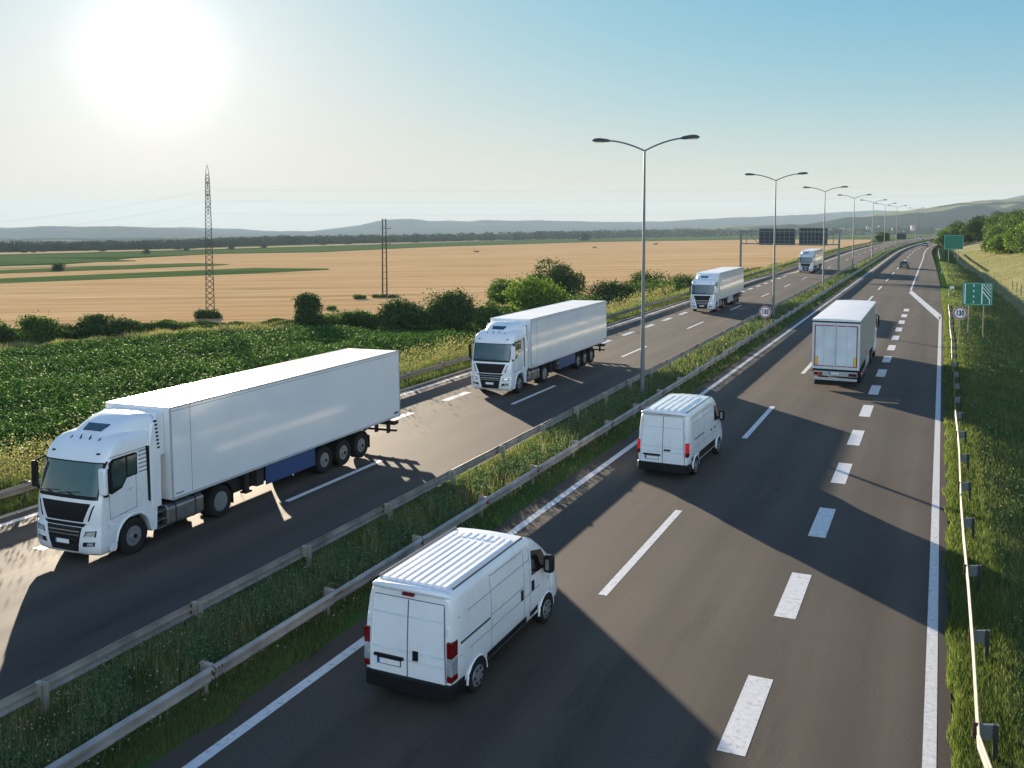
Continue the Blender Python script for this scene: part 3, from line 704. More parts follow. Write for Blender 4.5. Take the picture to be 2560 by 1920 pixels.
    sk = MB(); sk.add([(-0.36, 1.13, 3.58), (0.36, 1.13, 3.58), (0.42, 1.42, 3.724), (-0.42, 1.42, 3.724), (-0.36, 1.13, 3.50), (0.36, 1.13, 3.50), (0.42, 1.42, 3.64), (-0.42, 1.42, 3.64)],
                      [(0, 1, 2, 3), (0, 4, 5, 1), (1, 5, 6, 2), (2, 6, 7, 3), (3, 7, 4, 0)]); sk.build('roof_window', M['glass_black'], ro)
    for x in (-0.55, -0.18, 0.18, 0.55):
        an = MB(); an.tube([(x, 0.86, 3.36), (x + 0.02, 0.92, 3.50 if abs(x) < 0.3 else 3.44)], [0.03, 0.008], 6); an.build('antenna', M['black'], cab_o)
    for s in (-1, 1):                                                             # side fairing behind the cab with its slots
        fa = MB(); fa.prism([(2.10, 1.12), (2.46, 1.12), (2.50, 2.95), (2.40, 3.78), (2.22, 3.62), (2.08, 3.10)], 'x', s * 1.10, s * 1.245)
        fo = fa.build('side_fairing', wm, cab_o, None, 0.015)
        for k in range(8):
            sl_ = MB(); z = 2.86 + 0.115 * k; sl_.box(s * 1.20, 2.36 - 0.012 * k, z, s * 1.249, 2.46 - 0.012 * k, z + 0.06)
            sl_.build('vent_slot', M['black'], fo)
    ch = MB(); ch.box(-0.9, 0.3, 0.35, 0.9, 2.2, 1.08); ch.box(-0.42, 2.0, 0.62, 0.42, 6.0, 1.0); ch.box(-0.95, 2.3, 0.95, 0.95, 2.6, 1.1)
    ch.box(-1.0, 4.0, 1.0, 1.0, 6.0, 1.10); ch.box(-0.8, 2.6, 0.40, 0.8, 4.9, 0.95)
    ch.build('chassis', M['dark_steel'], root)
    for s in (-1, 1):
        stp = MB()
        for z in (0.42, 0.66, 0.90): stp.box(s * 0.85, 2.28, z, s * 1.20, 2.68, z + 0.04, 1)
        stp.box(s * 0.80, 2.28, 0.36, s * 0.98, 2.70, 1.05, 0); stp.build('step', [M['black'], M['steel']], root)
        tk = MB(); pr = [(s * 0.55, 0.36), (s * 1.10, 0.36), (s * 1.20, 0.46), (s * 1.20, 0.92), (s * 1.10, 1.02), (s * 0.55, 1.02)]
        tk.prism(pr, 'y', 2.74, 4.30)
        for y in (3.05, 3.9): tk.prism([(x * 1.012, z + (0.012 if z > 0.6 else -0.012)) for x, z in pr], 'y', y, y + 0.07, 1)
        tk.build('fuel_tank', [M['steel'], M['dark_steel']], root, None, 0.03)
        mg = MB(); aa = np.linspace(0.06 * math.pi, 0.96 * math.pi, 16)
        mg.loft([[(s * 0.62, 5.08 + r_ * math.cos(a), 0.54 + r_ * math.sin(a)) for r_ in (0.60, 0.57)] + [(s * 1.23, 5.08 + r_ * math.cos(a), 0.54 + r_ * math.sin(a)) for r_ in (0.57, 0.60)] for a in aa])
        mg.box(s * 0.65, 5.66, 0.30, s * 1.22, 5.68, 0.62); mg.build('mudguard', M['black'], root, 60)
        wheel(root, s * 1.225, 1.38, 0.52, 0.32, s, 'truck')
        wheel(root, s * 1.225, 5.08, 0.52, 0.60, s, 'dish')

def semi_base(root, skirt, y0=2.85):
    """undercarriage common to both trailers"""
    ch = MB()
    for x in (-0.55, 0.55): ch.box(x - 0.07, 4.6, 0.92, x + 0.07, 16.2, 1.14)
    for y in np.arange(6.5, 16, 1.1): ch.box(-1.15, y, 1.04, 1.15, y + 0.08, 1.14)
    ch.box(-0.6, 10.4, 0.45, 0.6, 14.0, 0.95); ch.box(-0.75, 5.75, 0.42, 0.75, 8.2, 1.0); ch.build('chassis', M['dark_steel'], root)  # second box here added to block low sun passing under the trailer
    for s in (-1, 1):
        lg = MB(); lg.box(s * 0.85, 6.55, 0.42, s * 1.0, 6.75, 1.12); lg.box(s * 0.80, 6.5, 0.36, s * 1.06, 6.82, 0.42); lg.build('landing_leg', M['dark_steel'], root)
        bx = MB(); bx.box(s * 0.70, 6.95, 0.50, s * 1.18, 7.32, 1.10); bx.build('storage_box', M['dark_steel'], root, None, 0.02)
        sk = MB(); sk.box(s * 1.19, 7.38, 0.46, s * 1.225, 10.28, 1.12); sk.build('side_skirt', skirt, root, None, 0.01)
        for y in (10.92, 12.2, 13.48):
            wheel(root, s * 1.22, y, 0.505, 0.40, s, 'truck')
        fl = MB()
        for y in (10.92, 12.2, 13.48):
            a_ = np.linspace(0.12 * math.pi, 0.88 * math.pi, 10)
            fl.loft([[(s * 0.78, y + r_ * math.cos(a), 0.52 + r_ * math.sin(a)) for r_ in (0.58, 0.56)] + [(s * 1.20, y + r_ * math.cos(a), 0.52 + r_ * math.sin(a)) for r_ in (0.56, 0.58)] for a in a_])
        fl.box(s * 0.80, 14.10, 0.28, s * 1.20, 14.12, 0.80); fl.build('mudguard', M['black'], root, 60)

def lorry(name, loc, label, skirt, group, scale=1.03, rz=0.0, ry=0.0):
    root = tag(empty(name, loc, rz, scale, None, ry), label, 'truck', group)
    tractor(root)
    semi_base(root, skirt)
    b = MB(); b.box(-1.285, 2.88, 1.16, 1.285, 16.45, 3.985)
    body = b.build('trailer_body', M['white_body'], root, None, 0.012)
    r = MB(); r.box(-1.27, 2.90, 3.985, 1.27, 16.43, 4.0, 0)
    for s in (-1, 1):
        r.box(s * 1.255, 2.885, 3.95, s * 1.292, 16.455, 4.012, 1)
        r.box(s * 1.28, 2.87, 1.15, s * 1.293, 16.46, 1.23, 1)
        r.box(s * 1.27, 2.86, 1.16, s * 1.294, 2.93, 3.98, 1); r.box(s * 1.27, 16.40, 1.16, s * 1.294, 16.47, 3.98, 1)
    for y in np.arange(3.6, 16.2, 1.36): r.box(-1.25, y, 4.0, 1.25, y + 0.03, 4.004, 0)
    r.build('roof', [M['roof_white'], M['grey_panel']], body)
    p = MB()
    for s in (-1, 1):
        p.box(s * 1.285, 3.72, 1.25, s * 1.2875, 3.735, 3.94); p.box(s * 1.285, 2.95, 3.86, s * 1.2872, 16.4, 3.872)
        p.box(s * 1.285, 15.95, 1.30, s * 1.288, 16.30, 1.40); p.box(s * 1.285, 3.02, 1.30, s * 1.2878, 3.35, 1.335)
    p.build('panel_joint', M['seam'], body)
    f = MB(); f.box(-1.05, 2.50, 2.55, 1.05, 2.88, 3.90); fo = f.build('cooling_unit', M['white'], root, None, 0.06, 3)
    v = MB(); v.box(-0.9, 2.49, 3.68, 0.9, 2.53, 3.80); v.box(-0.85, 2.49, 2.65, 0.85, 2.52, 2.95); v.build('vent', M['black'], fo)
    u = MB(); u.box(-1.2, 16.12, 0.80, 1.2, 16.40, 0.98); u.box(-1.2, 16.2, 0.50, 1.2, 16.32, 0.60)
    for x in (-0.9, -0.3, 0.3, 0.9): u.box(x - 0.04, 16.0, 0.45, x + 0.04, 16.2, 1.15)
    u.build('underrun_bar', M['dark_steel'], root)
    for s in (-1, 1):
        tl = MB(); tl.box(s * 0.80, 16.40, 0.82, s * 1.2, 16.46, 0.96); tl.build('tail_light', M['red_lens'], root)
        dr = MB(); dr.box(s * 0.02, 16.45, 1.22, s * 1.24, 16.475, 3.90); dr.build('rear_door', M['door_grey'], root)
    return root

GRP = 'white articulated lorries driving towards the viewer'
t1 = lorry('articulated_truck', (-22.95, 19.29, 0.0), 'nearest and largest white truck with refrigerated trailer and blue side skirt, by the outer guardrail', M['blue'], GRP, 1.03, R(0.7), R(-0.9))
def dup_truck(loc, label, scale=1.02, rz=0.0, skirt=None):
    c = copy_tree(t1); c.location = loc; c.rotation_euler = (0, R(-0.8), rz); c.scale = (scale,) * 3; c['label'] = label
    for ch in c.children:
        if skirt and ch.name.startswith('side_skirt'):
            ch.material_slots[0].link = 'OBJECT'; ch.material_slots[0].material = skirt
    return c
dup_truck((-23.1, 48.15, 0), 'second white oncoming truck with blue side skirt, left of the tallest street lamp', 1.02, R(0.1))
dup_truck((-23.15, 100.6, 0), 'white oncoming truck with grey side skirt just before the sign gantry', 1.02, R(0.3), M['grey_panel'])
dup_truck((-22.8, 182, 0), 'smallest white oncoming truck, already past the sign gantry in the distance', 1.0, R(0.2), M['grey_panel'])

def curtain_lorry(loc, label):
    root = tag(empty('articulated_truck', loc, math.pi, 1.03), label, 'truck')
    tractor(root, True); semi_base(root, M['grey_panel'])
    # seen from behind: the trailer tail is at y = 16.45
    b = MB(); b.box(-1.27, 2.9, 1.20, 1.27, 16.38, 3.86, 0)
    for y in np.arange(3.6, 16.2, 0.62):
        for s in (-1, 1): b.box(s * 1.27, y, 1.16, s * 1.276, y + 0.035, 3.84, 1)
    body = b.build('trailer_curtain', [M['curtain'], M['seam']], root)
    r = MB(); n = 24
    secs = []
    for i in range(n + 1):
        y = 2.86 + (16.52 - 2.86) * i / n; sag = 0.022 * math.sin(i * math.pi * 0.5) ** 2
        secs.append([(-1.30, y, 3.90), (-1.30, y, 3.99), (-0.7, y, 4.03 - sag), (0, y, 4.04 - sag * 1.6), (0.7, y, 4.03 - sag), (1.30, y, 3.99), (1.30, y, 3.90)])
    r.loft(secs); ro = r.build('roof', M['roof_white'], body, 60)
    e = MB(); e.box(-1.285, 16.36, 3.80, 1.285, 16.44, 3.90, 0); e.box(-1.285, 2.9, 3.84, -1.275, 16.4, 3.90, 0); e.box(1.275, 2.9, 3.84, 1.285, 16.4, 3.90, 0)
    e.build('roof_rail', M['dark_steel'], ro)
    fr = MB()
    for s in (-1, 1): fr.box(s * 1.20, 16.34, 1.15, s * 1.285, 16.47, 3.80)
    fr.box(-1.20, 16.34, 3.72, 1.20, 16.46, 3.80); fr.box(-1.20, 16.34, 1.15, 1.20, 16.46, 1.24); fr.build('rear_frame', M['door_grey'], root)
    for s in (-1, 1):
        d = MB(); d.box(s * 0.008, 16.40, 1.245, s * 1.195, 16.465, 3.715)
        do = d.build('rear_door', M['door_grey'], root, None, 0.008)
        tp = MB()
        tp.box(s * 1.105, 16.462, 1.30, s * 1.165, 16.4675, 3.66); tp.box(s * 0.02, 16.462, 3.60, s * 1.105, 16.4675, 3.66); tp.box(s * 0.02, 16.462, 1.30, s * 1.105, 16.4675, 1.35)
        tp.build('red_tape', M['red_tape'], do)
        yb = MB(); yb.box(s * 0.97, 16.462, 1.37, s * 1.125, 16.472, 1.86, 1); yb.box(s * 0.995, 16.465, 1.395, s * 1.10, 16.476, 1.835, 0); yb.build('warning_board', [M['yellow'], M['red_tape']], do)
        hb = MB(); hb.box(s * 0.05, 16.462, 1.28, s * 0.09, 16.49, 3.68); hb.box(s * 0.60, 16.462, 1.28, s * 0.63, 16.49, 3.68); hb.build('lock_bar', M['door_grey'], do)
        tl = MB(); tl.box(s * 0.72, 16.36, 0.78, s * 1.16, 16.42, 0.93, 1); tl.box(s * 0.80, 16.415, 0.81, s * 0.95, 16.432, 0.90, 0); tl.box(s * 1.0, 16.415, 0.81, s * 1.12, 16.432, 0.90, 2)
        tl.build('tail_light', [M['red_lit'] if s > 0 else M['red_lens'], M['black'], M['red_lens']], root)
        ml = MB(); ml.tube([(s * 1.18, 16.3, 0.96), (s * 1.36, 16.34, 0.98)], 0.025, 6, 1); ml.box(s * 1.34, 16.33, 0.95, s * 1.39, 16.38, 1.01, 0); ml.build('marker_lamp', [M['red_lit'], M['black']], root)
    bm = MB(); bm.box(-1.18, 16.22, 0.74, 1.18, 16.36, 1.02); bm.build('rear_beam', M['grey_panel'], root)
    plate(root, 0.05, 16.37, 0.90, 0.52, 0.115, 1)
    ub = MB(); ub.box(-1.17, 16.28, 0.50, 1.17, 16.40, 0.63, 0); ub.box(-1.15, 16.20, 0.18, 1.15, 16.24, 0.50, 1); ub.box(-1.25, 16.1, 1.03, 1.25, 16.40, 1.14, 1); ub.build('underrun_bar', [M['grey_panel'], M['black']], root)
    return root
curtain_lorry((-5.49, 58.2 + 16.45 * 1.03, 0), 'white curtain-sided truck driving away, rear doors outlined in red tape with two yellow boards')

# ------------------------------------------------------------------ vans: tail at y=0, nose along +y
PF = [(0.0, 0.0), (0.90, 0.0), (0.975, 0.05), (1.0, 0.22), (1.0, 0.42), (0.985, 0.66), (0.935, 0.89), (0.905, 0.955), (0.83, 0.992), (0.40, 1.004), (0.0, 1.008)]
def van(name, loc, rz, label, P):
    Lg, Wd = P['len'], P['w']
    root = tag(empty(name, loc, rz, P.get('scale', 1.0)), label, 'van')
    ST = P['stations']                                                            # y, bottom, top, width factor
    sy = [a[0] for a in ST]
    def sec(y):
        zb, zt, k = (float(np.interp(y, sy, [a[i] for a in ST])) for i in (1, 2, 3))
        return zb, zt, k * Wd
    def xs(y, z):
        zb, zt, wd = sec(y); t = (z - zb) / (zt - zb)
        return wd * float(np.interp(t, [p[1] for p in PF[1:]], [p[0] for p in PF[1:]]))
    ys = sorted(set(sy + list(np.arange(0.6, P['wind0'], 0.5))))
    secs = []
    for y in ys:
        zb, zt, wd = sec(y)
        half = [(wd * a, zb + (zt - zb) * b) for a, b in PF]
        ring = half + [(-x, z) for x, z in half[-2:0:-1]]
        secs.append([(x, y + P['rake'](z) if y < 0.3 else y, z) for x, z in ring])
    b = MB(); n = len(secs[0])
    def mf(i, j):
        ym = (ys[i] + ys[i + 1]) / 2
        return 1 if P['wind0'] + 0.08 < ym < P['wind1'] and 8 <= j <= 11 else 0
    b.loft(secs, True, 0, True, mf)
    body = b.build('body', [M['white'], M['glass_black']], root, 38)
    def side(poly, mat, nm, s, off=0.004, par=body, nu=6, nv=4, th=0.02):
        q = MB(); c = poly
        def f(u, v):
            y = (c[0][0] * (1 - u) + c[1][0] * u) * (1 - v) + (c[3][0] * (1 - u) + c[2][0] * u) * v
            z = (c[0][1] * (1 - u) + c[1][1] * u) * (1 - v) + (c[3][1] * (1 - u) + c[2][1] * u) * v
            return (s * (xs(y, z) + off), y, z)
        q.grid(f, nu, nv, 0, (-s * th, 0, 0)); return q.build(nm, mat, par, 50)
    def sidem(polys, mat, nm, s, off=0.003, par=body):
        q = MB()
        for c in polys:
            def f(u, v):
                y = (c[0][0] * (1 - u) + c[1][0] * u) * (1 - v) + (c[3][0] * (1 - u) + c[2][0] * u) * v
                z = (c[0][1] * (1 - u) + c[1][1] * u) * (1 - v) + (c[3][1] * (1 - u) + c[2][1] * u) * v
                return (s * (xs(y, z) + off), y, z)
            q.grid(f, 6, 6, 0, (-s * 0.012, 0, 0))
        return q.build(nm, mat, par)
    t = 0.011
    for s in (-1, 1):
        for nm, c in P['windows']: side(c, M['glass_black'], nm, s, 0.005, body, 8, 6)
        sidem([[(y0 - t, z0), (y0 + t, z0), (y1 + t, z1), (y1 - t, z1)] for y0, z0, y1, z1 in P['vseams']], M['seam_light'], 'panel_seam', s)
        sidem([[(y0, z0 - t), (y1, z1 - t), (y1, z1 + t), (y0, z0 + t)] for y0, z0, y1, z1 in P['hseams']], M['seam_light'], 'side_crease', s, 0.0025)
        for c in P['bands']: side(c, M['black'], 'rub_strip', s, 0.012, body, 8, 2, 0.03)
        side(P['slot'], M['black'], 'door_rail', s, 0.006, body, 6, 1)
        side([(P['slot'][0][0] + .05, P['slot'][0][1] + 0.018), (P['slot'][1][0] - .08, P['slot'][1][1] + 0.018), (P['slot'][1][0] - .08, P['slot'][1][1] + 0.032), (P['slot'][0][0] + .05, P['slot'][0][1] + 0.032)], M['steel'], 'rail_trim', s, 0.010, body, 4, 1)
        for c in P['handles']: side(c, M['black'], 'handle', s, 0.02, body, 2, 2, 0.03)
        for i, yw in enumerate(P['axles']):
            r = P['r']
            ar = MB(); aa = np.linspace(0, math.pi, 18)
            ar.prism([(yw + 1.16 * r * math.cos(a), r * 1.02 + 1.16 * r * math.sin(a)) for a in aa] + [(yw - 1.16 * r, 0.30), (yw + 1.16 * r, 0.30)], 'x', s * 0.5, s * (Wd + 0.006)); ar.build('wheel_arch', M['black'], root)
            li = MB(); li.tube([(s * (Wd - 0.012), yw + 1.22 * r * math.cos(a), r * 1.02 + 1.22 * r * math.sin(a)) for a in np.linspace(-0.05, math.pi + 0.05, 18)], 0.026, 6); li.build('arch_lip', M['white'], body, 60)
            wheel(root, s * (Wd + 0.012), yw, r, 0.22, s, 'car')
        m1 = MB(); my = P['mirror'][0]; mz = P['mirror'][1]
        m1.box(s * (Wd + 0.04), my - 0.12, mz - 0.22, s * (Wd + 0.29), my + 0.10, mz + 0.22, 0); mo = m1.build('mirror', M['black'], root, 60, 0.085, 4)
        m2 = MB(); m2.box(s * (Wd + 0.12), my - 0.128, mz - 0.12, s * (Wd + 0.21), my - 0.118, mz + 0.14); m2.build('mirror_glass', M['steel'], mo)
        m3 = MB(); m3.tube([(s * (Wd - 0.1), my, mz - 0.1), (s * (Wd + 0.12), my - 0.02, mz - 0.08)], 0.045, 6); m3.build('mirror_arm', M['black'], mo)
    rk = P['rake']
    def rear(c, off, mb, m=0, nu=4, nv=6, th=0.02):
        def f(u, v):
            x = (c[0][0] * (1 - u) + c[1][0] * u) * (1 - v) + (c[3][0] * (1 - u) + c[2][0] * u) * v
            z = (c[0][1] * (1 - u) + c[1][1] * u) * (1 - v) + (c[3][1] * (1 - u) + c[2][1] * u) * v
            return (x, rk(z) - off, z)
        mb.grid(f, nu, nv, m, (0, th, 0))
    zd0, zd1, wb, wt = P['doors']
    for s in (-1, 1):
        d = MB(); rear([(s * 0.009, zd0), (s * wb, zd0), (s * wt, zd1), (s * 0.009, zd1)], 0.020, d, 0, 4, 10, 0.04)
        for z in P['creases']: rear([(s * 0.03, z), (s * (wb - 0.05), z), (s * (wb - 0.05), z + 0.02), (s * 0.03, z + 0.02)], 0.023, d, 1, 3, 1, 0.01)
        do = d.build('rear_door', [M['white'], M['door_grey']], root, 40, 0.010)
        g = MB(); rear([(s * wb, zd0), (s * (wb + 0.015), zd0), (s * (wt + 0.015), zd1), (s * wt, zd1)], 0.008, g, 0, 1, 8); g.build('door_gap', M['seam'], root)
        hi = MB()
        for z in P['hinges']: hi.box(s * (wb + 0.005), rk(z) - 0.035, z - 0.09, s * (wb + 0.075), rk(z) + 0.02, z + 0.09)
        hi.build('hinge', M['white'], root, None, 0.02)
        x0, x1, z0, z1 = P['lights']
        tl = MB(); H = z1 - z0
        for a0, a1, m in P['lens']:
            tl.box(s * x0, rk(1.2) - 0.035, z0 + H * a0, s * x1, 0.22, z0 + H * a1, m)
        tl.build('tail_light', [M['red_lens'], M['clear_lens'], M['red_lit']], root, None, 0.012)
    g = MB(); rear([(-0.012, zd0), (0.012, zd0), (0.012, zd1), (-0.012, zd1)], 0.022, g, 0, 1, 10); rear([(-wt, zd1), (wt, zd1), (wt, zd1 + 0.018), (-wt, zd1 + 0.018)], 0.006, g, 0, 6, 1)
    g.build('door_gap', M['seam'], root)
    hx = P['rhandle']; h = MB(); rear([(hx[0], hx[2]), (hx[1], hx[2]), (hx[1], hx[3]), (hx[0], hx[3])], 0.045, h, 0, 3, 4, 0.05); h.build('rear_handle', M['black'], root, 40)
    h = MB(); px = P['plate'][0]; pz = P['plate'][1]; h.box(px - 0.34, rk(pz) - 0.06, pz + 0.085, px + 0.34, rk(pz) + 0.02, pz + 0.15); h.build('plate_lamp_bar', M['black'], root, None, 0.01)
    pm = MB(); y = rk(pz) - 0.026
    pm.box(px - 0.275, y - 0.008, pz - 0.07, px + 0.275, y + 0.01, pz + 0.07, 2); pm.box(px - 0.26, y - 0.012, pz - 0.055, px + 0.26, y, pz + 0.055, 0); pm.box(px - 0.26, y - 0.0135, pz - 0.055, px - 0.21, y, pz + 0.055, 1)
    pm.build('number_plate', [M['plate'], M['plate_blue'], M['black']], root)
    bm = MB(); zb0, zb1 = P['bumper']
    sx = [(-Wd * 1.0, 0.50), (-Wd * 1.01, 0.10), (-Wd * 0.93, -0.06), (0, -0.10), (Wd * 0.93, -0.06), (Wd * 1.01, 0.10), (Wd * 1.0, 0.50)]
    bm.prism(sx, 'z', zb0, zb1); bm.build('rear_bumper', M['black'], root, None, 0.035, 3)
    bl = MB(); zt = P['brake'][0]; bl.box(-P['brake'][1], P['brake'][2] - 0.02, zt - 0.022, P['brake'][1], P['brake'][2] + 0.05, zt + 0.022); bl.build('brake_light', M['red_lens'], root)
    lip = MB()
    z1 = P['lip']; wl = Wd * 0.86
    lip.tube([(-wl, 0.16, z1 - 0.05), (-wl + 0.10, 0.11, z1 + 0.0), (0, 0.09, z1 + 0.015), (wl - 0.10, 0.11, z1), (wl, 0.16, z1 - 0.05)], [0.05, 0.075, 0.075, 0.075, 0.05], 12); lip.build('roof_lip', M['white'], body, 60)
    rb = MB()
    for x, y0, y1 in P['ribs']:
        z = float(np.interp((y0 + y1) / 2, sy, [a[2] for a in ST]))
        rb.prism([(x - P['ribw'], z - 0.03), (x + P['ribw'], z - 0.03), (x + P['ribw'] * 0.72, z + 0.030), (x - P['ribw'] * 0.72, z + 0.030)], 'y', y0, y1)
    rb.build('roof_rib', M['roof_white'], body)
    gt = MB()
    for s in (-1, 1): gt.box(s * Wd * 0.845, 0.3, P['roofz'] - 0.06, s * Wd * 0.825, P['wind0'] - 0.35, P['roofz'] - 0.008)
    gt.build('roof_gutter', M['seam'], body)
    un = MB(); un.box(-Wd * 0.8, 0.3, 0.24, Wd * 0.8, Lg - 0.3, 0.45); un.build('underbody', M['black'], root)
    return root

rk1 = lambda z: 0.0 + 0.09 * max(0, (z - 0.9) / 1.6) ** 1.6
V1 = dict(len=5.4, w=1.015, scale=1.04, rake=rk1, wind0=3.8, wind1=4.85, r=0.335,
    stations=[(0.0, 0.42, 2.36, 0.955), (0.10, 0.38, 2.47, 0.985), (0.4, 0.36, 2.50, 1.0), (3.2, 0.36, 2.51, 1.0), (3.6, 0.36, 2.46, 1.0), (3.9, 0.36, 2.33, 1.0), (4.4, 0.36, 1.97, 1.0), (4.80, 0.36, 1.60, 0.995), (4.92, 0.36, 1.40, 0.985), (5.2, 0.36, 1.20, 0.95), (5.36, 0.38, 0.98, 0.88), (5.42, 0.42, 0.80, 0.80)],
    windows=[('side_window', [(3.60, 1.52), (4.58, 1.46), (4.28, 1.94), (3.64, 2.12)])],
    vseams=[(1.62, 0.60, 1.62, 2.30), (3.22, 0.60, 3.22, 2.20), (3.52, 0.60, 3.52, 2.20), (4.62, 0.75, 4.62, 1.45)],
    hseams=[(0.25, 1.92, 3.5, 1.95), (0.3, 1.10, 4.6, 1.13), (1.65, 2.26, 3.2, 2.26), (1.62, 0.60, 3.22, 0.60), (1.62, 1.40, 3.2, 1.40)],
    bands=[[(1.45, 0.47), (3.35, 0.47), (3.35, 0.62), (1.45, 0.62)], [(3.55, 0.52), (3.95, 0.54), (3.95, 0.66), (3.55, 0.62)]],
    slot=[(0.32, 1.34), (1.56, 1.34), (1.56, 1.385), (0.32, 1.385)],
    handles=[[(3.04, 1.12), (3.14, 1.12), (3.14, 1.36), (3.04, 1.36)], [(3.60, 1.14), (3.72, 1.14), (3.72, 1.38), (3.60, 1.38)]],
    axles=[1.0, 4.45], mirror=(4.22, 1.62), doors=(0.56, 2.22, 0.855, 0.79), creases=[1.86, 1.12, 0.93], hinges=[1.72], lights=(0.885, 1.005, 0.66, 1.50),
    lens=[(0, 0.16, 0), (0.16, 0.60, 1), (0.60, 1.0, 0)], rhandle=(0.13, 0.25, 0.98, 1.18), plate=(-0.42, 0.84), bumper=(0.26, 0.60), brake=(2.34, 0.13, 0.02), lip=2.42,
    ribs=[(-0.68 + 0.17 * k, 0.25, 3.15 if k in (0, 1, 7, 8) else 2.75) for k in range(9)] + [(-0.36 + 0.18 * k, 2.9, 3.22) for k in range(5)], ribw=0.058, roofz=2.53)
van('panel_van', (-9.78, 16.45, 0), R(-0.4), 'nearest white van seen from behind, its roof covered with raised ribs', V1).scale = (1.04, 1.10, 0.985)
rk2 = lambda z: 0.0 + 0.13 * max(0, (z - 0.9) / 1.7) ** 1.4
V2 = dict(len=5.9, w=1.02, scale=1.0, rake=rk2, wind0=4.3, wind1=5.1, r=0.345,
    stations=[(0.0, 0.44, 2.44, 0.94), (0.10, 0.40, 2.56, 0.975), (0.5, 0.38, 2.61, 1.0), (3.6, 0.38, 2.63, 1.0), (4.1, 0.38, 2.58, 1.0), (4.4, 0.38, 2.44, 1.0), (4.8, 0.38, 2.00, 1.0), (5.12, 0.38, 1.62, 0.995), (5.28, 0.38, 1.42, 0.98), (5.62, 0.38, 1.28, 0.95), (5.84, 0.40, 1.02, 0.90), (5.92, 0.44, 0.80, 0.82)],
    windows=[('side_window', [(3.95, 1.58), (4.95, 1.50), (4.55, 2.10), (4.0, 2.24)])],
    vseams=[(2.35, 0.85, 2.35, 2.35), (3.60, 0.85, 3.60, 2.30), (3.85, 0.85, 3.85, 2.28)],
    hseams=[(0.5, 2.30, 3.8, 2.34), (0.3, 1.12, 5.2, 1.14), (0.6, 2.08, 3.6, 2.10)],
    bands=[[(1.6, 0.52), (4.2, 0.52), (4.2, 0.80), (1.6, 0.80)], [(0.5, 0.62), (0.72, 0.62), (0.72, 0.82), (0.5, 0.82)]],
    slot=[(0.9, 1.42), (2.30, 1.42), (2.30, 1.465), (0.9, 1.465)],
    handles=[[(3.36, 1.30), (3.52, 1.30), (3.52, 1.36), (3.36, 1.36)], [(3.92, 1.30), (4.08, 1.30), (4.08, 1.36), (3.92, 1.36)]],
    axles=[1.15, 4.79], mirror=(4.6, 1.72), doors=(0.58, 2.40, 0.87, 0.78), creases=[1.98, 1.22, 1.04], hinges=[1.72], lights=(0.895, 1.005, 0.92, 1.46),
    lens=[(0, 0.32, 0), (0.32, 0.60, 2), (0.60, 0.66, 0), (0.66, 0.95, 2), (0.95, 1.0, 0)], rhandle=(0.06, 0.32, 1.10, 1.16), plate=(-0.42, 0.80), bumper=(0.28, 0.62), brake=(2.50, 0.28, 0.075), lip=2.54,
    ribs=[(-0.52 + 0.26 * k, 0.3 + 0.02 * abs(k - 2), 2.1) for k in range(5)] + [(-0.52 + 0.26 * k, 2.2, 3.3) for k in range(5)] + [(0.0, 3.5, 3.85)], ribw=0.045, roofz=2.63)
V2['ribs'] += [(-0.3, 3.5, 3.85), (0.3, 3.5, 3.85)]
van('panel_van', (-9.57, 35.27, 0), R(-1.6), 'white van further ahead, seen from behind, with lit red tail lights and five roof ribs', V2)

